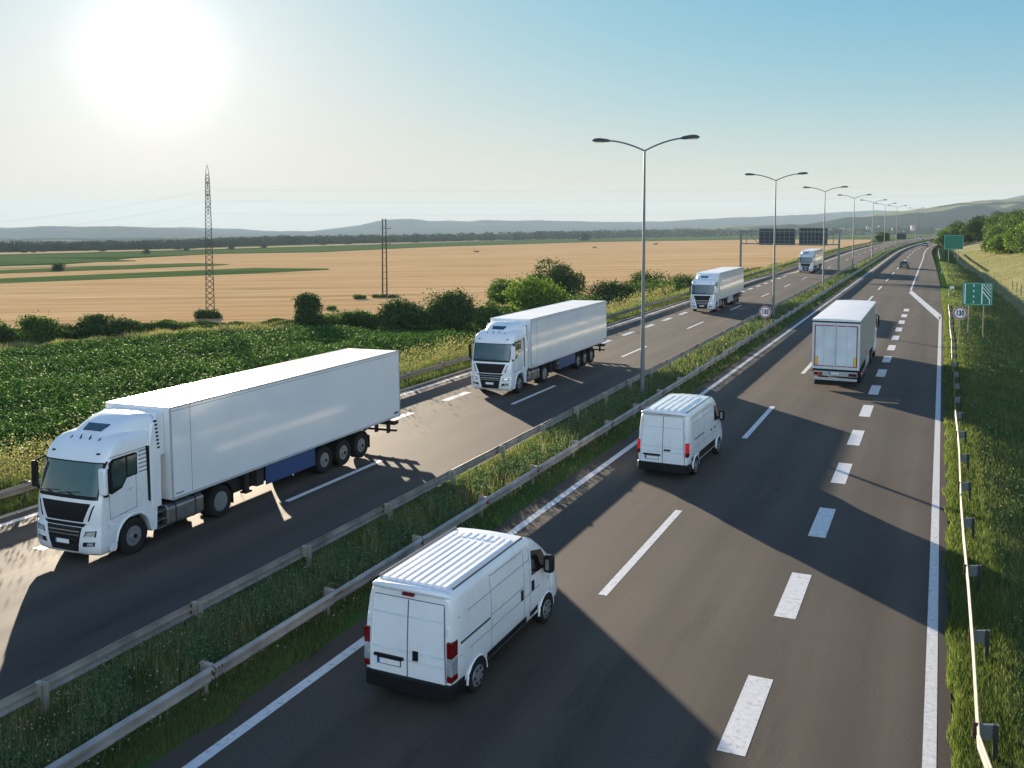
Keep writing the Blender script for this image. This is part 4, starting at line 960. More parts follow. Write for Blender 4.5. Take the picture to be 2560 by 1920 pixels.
# ------------------------------------------------------------------ distant cars: tail at y=0, nose along +y
def car(name, loc, rz, label, cat, paint, wagon=True):
    root = tag(empty(name, loc, rz), label, cat, 'cars in the distance')
    P_ = [(0.0, 0.35, 0.75), (0.10, 0.28, 0.95), (0.9, 0.25, 1.0), (3.0, 0.25, 0.98), (3.9, 0.27, 0.80), (4.2, 0.33, 0.62)]
    b = MB(); prof = [(0, 0), (0.9, 0), (0.98, 0.15), (1.0, 0.5), (0.96, 0.85), (0.86, 1.0), (0, 1.02)]
    secs = []
    for y, zb, zt in P_:
        wd = 0.90 if 0.3 < y < 3.7 else 0.83
        h = [(wd * a, zb + (zt - zb) * c) for a, c in prof]; secs.append([(x, y, z) for x, z in h + [(-x, z) for x, z in h[-2:0:-1]]])
    b.loft(secs); body = b.build('body', paint, root, 45)
    cb = MB(); secs = []
    for y, zt, wd in ((0.12, 0.98, 0.74), (0.45, 1.38, 0.64), (1.0, 1.47, 0.62), (2.0, 1.46, 0.62), (2.35, 1.38, 0.62), (3.05, 0.98, 0.74)):
        h = [(0, 0.85), (wd * 1.12 if zt > 1.2 else wd, 0.92), (wd, zt - 0.03), (wd * 0.9, zt), (0, zt + 0.02)]
        secs.append([(x, y, z) for x, z in h + [(-x, z) for x, z in h[-2:0:-1]]])
    cb.loft(secs, True, 0); ca = cb.build('cabin', M['glass_black'], body, 45)
    rf = MB(); rf.box(-0.58, 0.50, 1.455, 0.58, 2.2, 1.50); rf.build('roof', paint, body, None, 0.02)
    for s in (-1, 1):
        for y in (0.75, 3.35): wheel(root, s * 0.90, y, 0.32, 0.2, s, 'car')
        tl = MB(); tl.box(s * 0.55, -0.02, 0.66, s * 0.84, 0.10, 0.84); tl.build('tail_light', M['red_lens'], root)
        hl = MB(); hl.box(s * 0.50, 4.08, 0.52, s * 0.80, 4.22, 0.66); hl.build('headlight', M['clear_lens'], root)
        mr = MB(); mr.box(s * 0.90, 2.55, 0.95, s * 1.08, 2.68, 1.10); mr.build('mirror', paint, root, None, 0.03)
    p = MB(); p.box(-0.26, -0.03, 0.52, 0.26, 0.02, 0.63); p.build('number_plate', M['plate'], root)
    bm = MB(); bm.box(-0.86, -0.05, 0.28, 0.86, 0.15, 0.50); bm.build('bumper', M['black'], root, None, 0.03)
    return root
CAR_BLACK = plain('black car paint', (0.012, 0.013, 0.016), 0.25, 0, 0.8); CAR_GREY = plain('grey car paint', (0.26, 0.27, 0.28), 0.3, 0.3, 0.6); CAR_WHITE = plain('pale car paint', (0.72, 0.73, 0.74), 0.3, 0, 0.6)
car('hatchback_car', (-6.8, 205.2, 0), 0, 'black hatchback driving away alone ahead of the curtain-sided truck', 'car', CAR_BLACK)
car('saloon_car', (-5.6, 368.5, 0), R(-2.5), 'pale grey car driving away where the road begins to bend', 'car', CAR_GREY)
car('estate_car', (-3.6, 437, 0), R(-4.5), 'farthest dark car driving away beside the trees at the bend', 'car', CAR_BLACK)
car('small_car', (-8.9, 490, 0), R(180 - 6), 'white oncoming car far off on the left carriageway at the bend', 'car', CAR_WHITE)
# ------------------------------------------------------------------ guardrails
WP = [(0.0, 0.43), (0.02, 0.435), (0.078, 0.485), (0.078, 0.535), (0.005, 0.575), (0.005, 0.605), (0.078, 0.645), (0.078, 0.695), (0.02, 0.745), (0.0, 0.75)]
def guardrail(label, u, s, y0, y1, post_y, mat, block=0.16, kx=1.0, zf=None, group='steel guardrails along the motorway', reflect=False, bend=None, lift=0.0, big=False):
    """a W-beam on posts; s = +1 when the beam faces +x"""
    root = tag(empty('guardrail', (u + cc(y0), y0, 0)), label, 'guardrail', group)
    ox, oy = u + cc(y0), y0
    uu = (lambda y: u + cc(y) + (bend(y) if bend else 0.0) - ox)
    zz = zf or (lambda y: 0.0)
    b = MB(); ys = sorted(set(list(np.arange(y0, y1, 4.0 if y1 < 300 else 6.0)) + [y1] + ([y0 + 0.8, y0 + 1.6, y0 + 2.4] if bend else [])))
    secs = [[(uu(y) + s * dx * kx, y - oy, z + zz(y) + lift) for dx, z in WP] + [(uu(y) + s * (dx * kx - 0.008), y - oy, z + zz(y) + lift) for dx, z in WP[::-1]] for y in ys]
    b.loft(secs); rail = b.build('rail', mat, root, 30)
    j = MB(); rf = MB()
    for i, y in enumerate(post_y[:40]):
        for z in (0.50, 0.68):
            for dy in (-0.10, 0.0, 0.10, 0.2):
                j.box(uu(y) + s * 0.074, y - oy + dy - 0.02, z - 0.02 + zz(y) + lift, uu(y) + s * 0.092, y - oy + dy + 0.02, z + 0.02 + zz(y) + lift)
        if i % 2 == 0: j.box(uu(y) + s * 0.0, y - oy - 0.02, 0.44 + zz(y) + lift, uu(y) + s * 0.082, y - oy - 0.005, 0.745 + zz(y) + lift)
        if reflect and i % 4 == 1:
            rf.box(uu(y) + s * 0.01, y - oy - 0.05, 0.565 + zz(y) + lift, uu(y) + s * 0.10, y - oy + 0.03, 0.625 + zz(y) + lift)
    j.build('bolt', M['rust'], rail)
    if reflect: rf.build('reflector', M['red_tape'], rail)
    pm = MB()                                                                      # one post, placed again and again
    a = -s
    if big:
        pm.prism([(0.0, 0.42), (a * 0.34, 0.50), (a * 0.34, 0.78), (0.0, 0.72)], 'y', -0.03, 0.03, 0)
        pm.box(a * 0.25, -0.05, -1.0, a * 0.335, 0.05, 0.775, 1)
    else:
        pm.box(0, -0.03, 0.46, a * block, 0.03, 0.76, 0); pm.box(0, -0.05, 0.74, a * (block + 0.06), 0.05, 0.775, 0)
        pm.box(a * block, -0.055, -0.6, a * (block + 0.012), 0.055, 0.80, 0); pm.box(a * (block + 0.10), -0.055, -0.6, a * (block + 0.112), 0.055, 0.80, 0); pm.box(a * block, -0.006, -0.6, a * (block + 0.11), 0.006, 0.80, 0)
    first = pm.build('post', [mat if not big else M['lamp_grey'], M['galv_dirty'] if not big else M['dark_steel']], root)
    for i, y in enumerate(post_y):
        q = first if i == 0 else first.copy()
        if i: COL.objects.link(q); q.parent = root
        q.location = (uu(y), y - oy, zz(y) + lift)
    return root
PS = lambda a, d, e: list(np.arange(a, e, d))[:100]
guardrail('double-wave guardrail on the left edge of the planted median, its posts towards the grass', -16.25, -1, 4, 420, PS(8.55, 4.35, 420), M['galv_dirty'])
guardrail('guardrail on the right edge of the median, with small red reflectors, beside the vans', -13.55, 1, 4, 420, PS(6.2, 4.35, 420), M['galv_dirty'], reflect=True)
guardrail('guardrail beside the right-hand verge, on wide bracket posts', 0.86, -1, 14.5, 114, PS(18.95, 4.4, 113), M['galv'], kx=0.45, big=True, bend=lambda y: 0.62 * max(0, (18.6 - y) / 4.0) + (0.03 * math.sin(y * 0.33)))
guardrail('guardrail along the outer edge of the left carriageway, behind a strip of bright grass', -29.0, 1, 8, 420, PS(10.0, 4.35, 420), M['galv'])
guardrail('short far guardrail starting on the grass slope beyond the blank green sign', -0.35, -1, 243, 330, PS(244, 4.0, 330), M['galv'], zf=lambda y: 0.0, bend=lambda y: -0.010 * (y - 243), big=True)

# ------------------------------------------------------------------ street lamps
def street_lamp(loc, label):
    H = 13.75
    root = tag(empty('street_lamp', loc), label, 'street lamp', 'double-armed street lamps in the median')
    p = MB(); p.tube([(0, 0, -0.2), (0, 0, 4.0), (0, 0, H)], [0.125, 0.105, 0.055], 14); p.lathe([(0, 0)], 3) if False else None
    p.box(-0.16, -0.16, -0.1, 0.16, 0.16, 0.05); p.build('pole', M['lamp_grey'], root, 50)
    for s in (-1, 1):
        a = MB(); pts = []
        for t in np.linspace(0, 1, 9): pts.append((s * 2.15 * t, 0, H - 0.05 + 0.62 * (1 - (1 - t) ** 1.7)))
        a.tube(pts, [0.045] * 9, 8); a.build('arm', M['lamp_grey'], root, 60)
        h = MB(); z = H + 0.57; secs = []
        for x, wd, t0, t1 in ((2.02, 0.09, -0.05, 0.05), (2.15, 0.16, -0.07, 0.09), (2.55, 0.19, -0.08, 0.14), (2.85, 0.18, -0.07, 0.12), (3.0, 0.12, -0.04, 0.05)):
            tl = 0.035 * (x - 2.0)
            secs.append([(s * x, -wd, z + t0 + tl), (s * x, wd, z + t0 + tl), (s * x, wd, z + t1 * 0.5 + tl), (s * x, wd * 0.5, z + t1 + tl), (s * x, -wd * 0.5, z + t1 + tl), (s * x, -wd, z + t1 * 0.5 + tl)])
        h.loft(secs); ho = h.build('lamp_head', M['lamp_head'], root, 40)
        g = MB(); g.box(s * 2.4, -0.13, z - 0.085, s * 2.85, 0.13, z - 0.055); g.build('lens', M['clear_lens'], ho)
    return root
LY = [50.9, 96.0, 139, 187, 240, 292, 346, 425]
LN = ['nearest and tallest double-armed street lamp, behind the second van', 'second double-armed street lamp, beside the round speed sign in the median', 'third double-armed street lamp, in front of the right end of the sign gantry',
      'fourth double-armed street lamp, just right of the sign gantry', 'fifth double-armed street lamp in the receding row', 'sixth double-armed street lamp in the receding row', 'seventh double-armed street lamp in the receding row, in front of the lone roadside tree', 'last and smallest double-armed street lamp, beside the far dark sign board']
for y, lb in zip(LY, LN):
    street_lamp((-15.0 + cc(y), y, 0), lb)

# ------------------------------------------------------------------ signs
def letters(txt, size, mat, parent, loc, xs=0.62, ext=0.004):
    cu = bpy.data.curves.new('lettering', 'FONT'); cu.body = txt; cu.size = size; cu.align_x = 'CENTER'; cu.align_y = 'CENTER'; cu.extrude = ext; cu.offset = size * 0.045; cu.space_character = 1.16
    tmp = bpy.data.objects.new('lettering', cu); COL.objects.link(tmp)
    bpy.context.view_layer.update()
    me = bpy.data.meshes.new_from_object(tmp.evaluated_get(bpy.context.evaluated_depsgraph_get()))
    bpy.data.objects.remove(tmp)
    me.materials.clear(); o = link_mesh('lettering', me, mat, parent)
    o.location = loc; o.rotation_euler = (R(90), 0, 0); o.scale = (xs, 1, 1)
    return o
def speed_sign(loc, zc, r, label, zb=-0.5):
    root = tag(empty('speed_limit_sign', loc, R(4)), label, 'road sign', 'round 130 speed limit signs')
    p = MB(); p.tube([(0, 0.03, zb), (0, 0.03, zc + r * 0.6)], 0.032, 8); p.build('post', M['galv'], root, 60)
    d = MB()
    def disc(rad, y0, y1, m, n=40):
        d.prism([(rad * math.cos(2 * math.pi * k / n), zc + rad * math.sin(2 * math.pi * k / n)) for k in range(n)], 'y', y0, y1, m)
    disc(r * 1.05, -0.015, 0.0, 0); disc(r, -0.019, -0.016, 1); disc(r * 0.80, -0.023, -0.020, 0)
    do = d.build('sign_face', [M['sign_white'], M['sign_red']], root)
    letters('130', r * 1.12, M['black'], do, (0, -0.026, zc))
    return root
speed_sign((-13.32, 81.0, 0), 2.20, 0.48, 'round 130 speed limit sign in the median beside the second street lamp')
speed_sign((1.37, 78.0, 0), 2.97, 0.47, 'round 130 speed limit sign on the right verge below the green lane-end sign', -1.2)

def lane_sign():
    y = 88.0; x0, x1, z0, z1 = 1.66, 3.97, 2.78, 4.68
    root = tag(empty('lane_end_sign', ((x0 + x1) / 2, y, 0), R(3)), 'green sign with white lane lines and hatching showing the right lane ending', 'road sign')
    hw = (x1 - x0) / 2
    for s in (-0.52, 0.45):
        p = MB(); p.tube([(s * hw, 0.05, -2.4), (s * hw, 0.05, z1 - 0.2)], 0.045, 8); p.build('post', M['galv'], root, 60)
    f = MB(); f.box(-hw, -0.02, z0, hw, 0.0, z1, 0); W_ = hw * 2; H_ = z1 - z0
    def bar(u0, v0, u1, v1, th, m, yy=-0.026):
        a = Vector((-hw + u0 * W_, z0 + v0 * H_)); b = Vector((-hw + u1 * W_, z0 + v1 * H_)); d = (b - a).normalized(); n = Vector((-d.y, d.x)) * th / 2
        f.prism([tuple(a - n), tuple(b - n), tuple(b + n), tuple(a + n)], 'y', yy, -0.0202, m)
    e = 0.045
    for q in ((e, e, 1 - e, e), (e, 1 - e, 1 - e, 1 - e), (e, e, e, 1 - e), (1 - e, e, 1 - e, 1 - e)): bar(*q, 0.035, 2, -0.024)
    bar(0.095, 0.07, 0.095, 0.93, 0.085, 1); bar(0.645, 0.07, 0.645, 0.93, 0.085, 1)
    for v in (0.10, 0.34, 0.58, 0.82): bar(0.375, v, 0.375, v + 0.09, 0.085, 1)
    bar(0.895, 0.07, 0.895, 0.27, 0.075, 1, -0.027); bar(0.905, 0.24, 0.665, 0.62, 0.075, 1, -0.028)
    for v0, u0, u1, v1 in ((0.40, 0.93, 0.67, 0.80), (0.55, 0.93, 0.69, 0.93), (0.70, 0.93, 0.79, 0.93), (0.85, 0.93, 0.88, 0.93)): bar(u0, v0, u1, v1, 0.055, 1, -0.025)
    f.build('sign_face', [M['sign_green'], M['sign_white'], M['sign_edge']], root)
    k = MB()
    for v in (0.25, 0.75): k.box(-hw + 0.05, 0.0, z0 + v * H_ - 0.03, hw - 0.05, 0.05, z0 + v * H_ + 0.03)
    k.build('back_rail', M['galv'], root)
lane_sign()
def blank_sign():
    y = 160.0; x0, x1, z0, z1 = 0.32, 2.93, 5.33, 7.46
    root = tag(empty('direction_sign', ((x0 + x1) / 2, y, 0)), 'plain green rectangular sign on the grass slope before the wood', 'road sign')
    hw = (x1 - x0) / 2
    f = MB(); f.box(-hw, -0.03, z0, hw, 0, z1, 0)
    for a, b in ((z0, z0 + 0.05), (z1 - 0.05, z1)): f.box(-hw, -0.034, a, hw, -0.031, b, 1)
    for s in (-1, 1): f.box(s * (hw - 0.05), -0.034, z0 + 0.05, s * hw, -0.031, z1 - 0.05, 1)
    f.build('sign_face', [M['sign_green'], M['sign_edge']], root)
    for s in (-0.5, 0.5):
        p = MB(); p.tube([(s * hw * 1.0, 0.06, -1.2), (s * hw, 0.06, z1 - 0.2)], 0.05, 8); p.build('post', M['galv'], root, 60)
blank_sign()
def small_sign():
    root = tag(empty('marker_sign', (1.30, 130, 0)), 'small white plate on a thin post in the right verge near the slanting white bar', 'road sign')
    f = MB(); f.box(-0.25, -0.02, 1.30, 0.25, 0, 1.62); f.build('sign_face', M['sign_white'], root, None, 0.01)
    p = MB(); p.tube([(0, 0.02, -0.5), (0, 0.02, 1.5)], 0.03, 6); p.build('post', M['galv'], root)
small_sign()
def delineator(x, y, label):
    root = tag(empty('marker_post', (x, y, float(ground_z(x, y)))), label, 'marker post', 'roadside marker posts')
    p = MB(); p.prism([(-0.06, -0.2), (0.06, -0.2), (0.05, 1.0), (-0.05, 0.94)], 'y', -0.03, 0.03, 0); p.build('post', M['sign_white'], root, None, 0.01)
    b = MB(); b.box(-0.062, -0.034, 0.70, 0.062, 0.034, 0.86); b.build('band', M['black'], root)
delineator(0.95, 133, 'dark-banded marker post at the road edge left of the small white plate')
delineator(0.1, 190, 'marker post standing alone at the road edge below the blank green sign')

def gantry():
    y = 179.0; xl, xr = -34.1, -16.75
    root = tag(empty('sign_gantry', ((xl + xr) / 2, y, 0)), 'steel gantry over the left carriageway carrying two dark sign boards seen from behind', 'gantry')
    ox = (xl + xr) / 2
    for x, zb in ((xl, -6), (xr, -0.1)):
        p = MB(); p.box(x - ox - 0.17, -0.2, zb, x - ox + 0.17, 0.2, 7.95); p.build('post', M['lamp_grey'], root, None, 0.02)
    b = MB()
    for z in (5.35, 7.62): b.box(xl - ox, -0.1, z - 0.10, xr - ox, 0.1, z + 0.10)
    for x0, x1 in ((xl + 1.0, xl + 3.2), (xr - 3.2, xr - 1.0)):
        a = x0 if x0 < -25 else x1
        b.box(a - ox - 0.06, -0.06, 5.4, a - ox + 0.06, 0.06, 7.6)
        p0, p1 = ((x0, 7.55), (x1, 5.45)) if x0 < -25 else ((x0, 5.45), (x1, 7.55))
        b.tube([(p0[0] - ox, 0, p0[1]), (p1[0] - ox, 0, p1[1])], 0.06, 6)
    b.build('beam', M['lamp_grey'], root)
    for x0, x1, z1 in ((-30.85, -24.35, 8.15), (-23.7, -18.75, 8.3)):
        f = MB(); f.box(x0 - ox, 0.16, 5.15, x1 - ox, 0.22, z1, 0)
        fo = f.build('sign_board', M['sign_back'], root, None, 0.01)
        r = MB(); n = 8
        for k in range(n): 
            x = x0 + 0.15 + (x1 - x0 - 0.3) * k / (n - 1); r.box(x - ox - 0.045, 0.08, 5.2, x - ox + 0.045, 0.16, z1 - 0.05)
        for k in range(5):
            z = 5.3 + (z1 - 5.45) * k / 4; r.box(x0 - ox, 0.10, z - 0.03, x1 - ox, 0.155, z + 0.03)
        r.build('stiffener', M['lamp_grey'], fo)
gantry()
def far_board():
    root = tag(empty('direction_sign', (-14.0 + 0.0, 385, 0)), 'small dark sign board seen from behind at the far bend', 'road sign')
    f = MB(); f.box(-1.7, 0, 2.3, 1.7, 0.06, 4.45); fo = f.build('sign_board', M['sign_back'], root)
    r = MB()
    for x in (-1.2, -0.4, 0.4, 1.2): r.box(x - 0.04, -0.08, 2.35, x + 0.04, 0, 4.4)
    r.build('stiffener', M['lamp_grey'], fo)
    for x in (-1.0, 1.0):
        p = MB(); p.tube([(x, 0.1, -0.2), (x, 0.1, 4.2)], 0.06, 6); p.build('post', M['lamp_grey'], root)
far_board()

# ------------------------------------------------------------------ pylons and cables
def pylon():
    P = on_plain(526, 786); D = FW @ P[:2]; k = D / FPX
    H = (786 - 413) * k * 1.0
    root = tag(empty('lattice_pylon', tuple(P), YAW + R(17.6)), 'tall tapering steel lattice pylon standing behind the crop field', 'pylon')
    levels = [(0, 0.66), (0.60, 0.44), (0.90, 0.31), (0.955, 0.22), (1.0, 0.03)]
    hw = lambda t: float(np.interp(t, [a for a, _ in levels], [b for _, b in levels]))
    for sx in (-1, 1):
        for sy in (-1, 1):
            m = MB(); m.tube([(sx * hw(t), sy * hw(t), t * H - (0.3 if t == 0 else 0)) for t, _ in levels], [0.070, 0.060, 0.05, 0.04, 0.03], 5); m.build('leg', M['pylon'], root)
    b = MB(); ts = [0.0]
    while ts[-1] < 0.93: ts.append(ts[-1] + max(0.022, 1.55 * hw(ts[-1]) / H))
    for i in range(len(ts) - 1):
        a, c = ts[i], ts[i + 1]; ha, hc = hw(a), hw(c)
        for fx, fy in ((1, 0), (-1, 0), (0, 1), (0, -1)):
            for s in (-1, 1):
                p = (fx * ha + (s * ha if fx == 0 else 0), fy * ha + (s * ha if fy == 0 else 0), a * H)
                q = (fx * hc - (s * hc if fx == 0 else 0), fy * hc - (s * hc if fy == 0 else 0), c * H)
                b.tube([p, q], 0.030, 4)
    b.build('bracing', M['pylon'], root)
    out = {}
    for t in (0.88, 0.80, 0.72):
        z = t * H; h = hw(t); a = MB()
        for s in (-1, 1): a.box(-h - 0.05, s * h - 0.04, z - 0.06, h + 0.05, s * h + 0.04, z + 0.06)
        L_ = 2.6
        side = 1 if t != 0.80 else -1
        for s in (-1, 1): a.tube([(s * h, side * h, z), (0, side * (h + L_), z + 0.05)], 0.05, 5); a.tube([(s * h, side * h, z + 0.9), (0, side * (h + L_), z + 0.05)], 0.04, 5)
        ao = a.build('crossarm', M['pylon'], root)
        i_ = MB(); i_.lathe([(0, 0)], 3) if False else None
        for k_ in range(6): i_.tube([(0, side * (h + L_), z - 0.1 - 0.14 * k_), (0, side * (h + L_), z - 0.18 - 0.14 * k_)], [0.11, 0.06], 8)
        i_.tube([(0, side * (h + L_), z), (0, side * (h + L_), z - 1.0)], 0.02, 5)
        i_.build('insulator', M['lamp_head'], ao)
        cy, sy = math.cos(YAW + R(17.6)), math.sin(YAW + R(17.6))
        lx, ly = 0.0, side * (h + L_)
        out[t] = np.array([P[0] + lx * cy - ly * sy, P[1] + lx * sy + ly * cy, P[2] + z - 1.0])
    return P, H, out
PP, PH, WIRES = pylon()
def cable(a, b, sag, label, r=0.008):
    m = MB(); pts = []
    for t in np.linspace(0, 1, 40):
        p = np.array(a) * (1 - t) + np.array(b) * t; p[2] -= 4 * sag * t * (1 - t); pts.append(tuple(p))
    m.tube(pts, r, 5); o = m.build('power_cable', M['cable'], None, 60); tag(o, label, 'cable', 'power cables strung from the lattice pylon')
for (t, a), pyl, pyr in zip(WIRES.items(), (520, 552, 585), (437, 462, 500)):
    nm = {0.88: 'top', 0.80: 'middle', 0.72: 'lowest'}[t]
    cable(a, at_range(-420, pyl + 62, 118), 1.2, nm + ' power cable running left from the lattice pylon')
    cable(a, at_range(3000, pyr - 8, 300), 2.2, nm + ' power cable running right from the lattice pylon across the sky')
def twin_pole():
    P = on_plain(962, 741); k = (FW @ P[:2]) / FPX; H = (741 - 546) * k
    root = tag(empty('twin_pole', tuple(P), YAW), 'pair of tall dark poles tied together, standing in the wheat field', 'pole')
    for s in (-1, 1):
        m = MB(); m.tube([(s * 0.44, 0, -0.3), (s * 0.40, 0, H * 0.5), (s * 0.34, 0, H)], [0.16, 0.13, 0.10], 8)
        for t in np.linspace(0.03, 0.9, 14): m.tube([(s * (0.44 - 0.10 * t), 0, H * t), (s * (0.44 - 0.1 * t), 0, H * t + 0.12)], 0.20 - 0.06 * t, 8)
        m.build('pole', M['pylon'], root)
    b = MB()
    for t in np.linspace(0.06, 0.98, 12): b.box(-0.44, -0.05, H * t, 0.44, 0.05, H * t + 0.09)
    b.build('tie', M['pylon'], root)
    for t, x0, x1 in ((0.87, -0.6, 1.35), (0.76, -1.25, 0.9), (0.67, -0.6, 1.25)):
        a = MB(); a.box(x0, -0.07, H * t, x1, 0.07, H * t + 0.12)
        e = x1 if x1 > 1 else x0
        a.tube([(e * 0.9, 0, H * t + 0.1), (e * 0.95, 0, H * t + 0.35)], 0.06, 6); a.build('crossarm', M['pylon'], root)
    f = MB(); f.box(-0.9, -0.5, -0.3, 0.9, 0.5, 0.25); f.build('base', M['concrete'], root)
twin_pole()

# ------------------------------------------------------------------ foliage
def leaf_cards(C, size, up=0.0, normals=None, aspect=0.62):
    """two-triangle leaves at points C (N,3): vertices and faces"""
    n = len(C)
    d = rng.normal(0, 1, (n, 3)) if normals is None else normals + rng.normal(0, 0.75, (n, 3))
    d[:, 2] += up; d /= np.linalg.norm(d, axis=1)[:, None] + 1e-9
    a = np.cross(d, rng.normal(0, 1, (n, 3))); a /= np.linalg.norm(a, axis=1)[:, None] + 1e-9
    b = np.cross(d, a); s = np.broadcast_to(size, (n,))[:, None] * rng.uniform(0.6, 1.3, (n, 1)) * 0.5
    V = np.stack([C - a * s, C + b * s * aspect, C + a * s, C - b * s * aspect], 1).reshape(-1, 3)
    F = np.arange(n * 4).reshape(n, 4)
    return V, F
def shell(lumps, n):
    """points on and just inside the lumps of a crown, with outward directions"""
    L_ = np.array(lumps, float); ar = (L_[:, 3] * L_[:, 4] + L_[:, 4] * L_[:, 5] + L_[:, 3] * L_[:, 5])
    i = rng.choice(len(L_), n, p=ar / ar.sum()); d = rng.normal(0, 1, (n, 3)); d /= np.linalg.norm(d, axis=1)[:, None]
    r = 1 - np.abs(rng.normal(0, 0.20, (n, 1))); r = np.where(rng.random((n, 1)) < 0.20, r + rng.uniform(0.05, 0.45, (n, 1)), r)
    return L_[i, :3] + d * L_[i, 3:] * r, d
def crown_mesh(name, lumps, n, size, mat, parent):
    P, d = shell(lumps, n); keep = P[:, 2] > 0.02
    V, F = leaf_cards(P[keep], size, 0.2, d[keep]); return np_mesh(name, V, [F], [mat], parent)
def dome(w, d, h, k, base=0.0, r=(0.22, 0.42)):
    out_ = []
    for _ in range(k):
        a = random.uniform(0, 2 * math.pi); q = math.sqrt(random.random()) * 0.78
        x, y = math.cos(a) * q * w / 2, math.sin(a) * q * d / 2
        top = h * math.sqrt(max(0.05, 1 - q * q)); z = base + random.uniform(0.35, 0.86) * (top - base)
        rr = random.uniform(*r) * min(w, h) * 0.62
        out_.append((x, y, z, rr * 1.15, rr * 1.15, min(rr, max(0.3, top * 1.0 - z + 0.25 * rr))))
    return out_
def tree(name, loc, h, wd, mat, label, n=6000, size=0.42, group=None, base=0.18, k=18, cat='tree', depth=None, rz=0.0):
    root = tag(empty(name, tuple(loc), rz), label, cat, group)
    m = MB(); tips = []
    m.tube([(0, 0, -0.6), (0.06 * wd * 0.3, 0, h * 0.25), (0.02 * wd, 0.02 * wd, h * 0.62)], [0.030 * h, 0.022 * h, 0.008 * h], 8)
    for q in range(6):
        a = q * 2.4 + random.random(); z0 = h * random.uniform(0.12, 0.42)
        m.tube([(0, 0, z0), (math.cos(a) * wd * 0.2, math.sin(a) * wd * 0.2, z0 + h * 0.14), (math.cos(a) * wd * 0.36, math.sin(a) * wd * 0.36, z0 + h * 0.36)], [0.013 * h, 0.008 * h, 0.003 * h], 6)
    m.build('trunk', M['bark'], root, 60)
    crown_mesh('crown', dome(wd, depth or wd, h, k, h * base), n, size, mat, root)
    return root
def bush(loc, wd, dp, h, mat, label, n=4000, size=0.30, group=None, rz=0.0, k=14, name='bush'):
    root = tag(empty(name, tuple(loc), rz), label, 'bush', group)
    m = MB()
    for q in range(7):
        a = q * 0.9; m.tube([(0, 0, -0.4), (math.cos(a) * wd * 0.15, math.sin(a) * dp * 0.15, h * 0.3), (math.cos(a) * wd * 0.32, math.sin(a) * dp * 0.32, h * 0.7)], [0.06, 0.04, 0.015], 5)
    m.build('stem', M['bark'], root, 60)
    lum = []
    nl = max(k + 14, int(3.4 * (wd / (0.5 * h)) * (dp / (0.9 * h) + 1)))
    for _ in range(nl):
        rr = random.uniform(0.20, 0.38) * min(h, 0.8 * wd); x = random.uniform(-1, 1) * max(0.02, wd / 2 - rr * 1.2); y = random.uniform(-1, 1) * max(0.02, dp / 2 - rr); e = math.sqrt(max(0.12, 1 - (2 * x / wd) ** 4 * 0.8))
        z = random.uniform(0.10, 0.98) * (h * e - rr) ; z = max(z, rr * 0.5)
        lum.append((x, y, z, rr * 1.3, rr * 1.2, rr))
    crown_mesh('foliage', lum, n, size, mat, root)
    return root
def px_bush(x0, x1, ytop, ybase, mat, label, n=4000, size=0.32, group=None, thick=0.6, kind='bush', back=0.0, k=14, base=0.1):
    P = on_plain((x0 + x1) / 2, ybase); d = FW @ P[:2]; s = d / FPX
    wd, h = (x1 - x0) * s, (ybase - ytop) * s
    if group == 'trees and shrubs above the second truck': wd *= 1.18; h *= 1.06; n = int(n * 1.25)
    P = P + np.array([FW[0], FW[1], 0]) * (back + 0.3 * wd * thick); P[2] = float(plane_z(P[0], P[1]))
    if P[0] - cc(P[1]) > -45: P[2] = float(ground_z(P[0], P[1]))
    if kind == 'tree': return tree('broadleaf_tree', P, h * 1.02, wd * 1.05, mat, label, n, size, group, base, k, 'tree', None, YAW)
    return bush(P, wd, max(2.0, wd * thick), h * 1.04, mat, label, n, size, group, YAW, k)

HG = 'bushes between the crop and the wheat'
px_bush(-60, 40, 800, 852, M['leaf'], 'bush cut by the left edge of the photo, above the pale grasses', 3000, 0.30, HG, 0.5)
px_bush(30, 150, 788, 856, M['leaf'], 'rounded lighter green bush near the left edge, left of the long dark hedge', 5000, 0.30, HG, 0.5)
px_bush(135, 340, 787, 842, M['leaf_dark'], 'long dark clipped-looking hedge left of the lattice pylon', 9000, 0.28, HG, 0.25, 'bush', 0, 16)
px_bush(335, 500, 802, 832, M['leaf'], 'low hedge between the long dark hedge and the lattice pylon', 5000, 0.25, HG, 0.25)
px_bush(476, 552, 772, 798, M['leaf_dark'], 'dark bush around the foot of the lattice pylon', 3000, 0.26, HG, 0.6)
px_bush(732, 804, 733, 826, M['leaf_dark'], 'upright dark rounded bush standing alone at the crop edge', 7000, 0.30, HG, 0.9)
px_bush(800, 945, 774, 822, M['leaf'], 'low green hedge right of the upright dark bush', 7000, 0.26, HG, 0.35)
px_bush(935, 1075, 744, 818, M['leaf_dark'], 'brownish dark bush below the pair of poles', 7000, 0.32, HG, 0.5)
px_bush(1055, 1190, 723, 822, M['leaf_dark'], 'big domed dark bush left of the roadside trees', 9000, 0.32, HG, 0.6)
px_bush(1185, 1260, 745, 830, M['leaf'], 'mid green bush between the domed bush and the bright tree', 4000, 0.32, HG, 0.6)
TG = 'trees and shrubs above the second truck'
px_bush(1228, 1345, 690, 790, M['leaf'], 'feathery tree rising left behind the bright roadside tree', 6500, 0.36, TG, 0.7, 'tree', 8, 18)
px_bush(1330, 1475, 662, 775, M['leaf_dark'], 'tall dark tree behind the bright roadside tree', 8000, 0.36, TG, 0.7, 'tree', 8, 20)
px_bush(1268, 1405, 688, 815, M['leaf_bright'], 'bright yellow-green leafy tree in front of the dark one, above the second truck', 9000, 0.33, TG, 0.7, 'tree', 0, 22, 0.04)
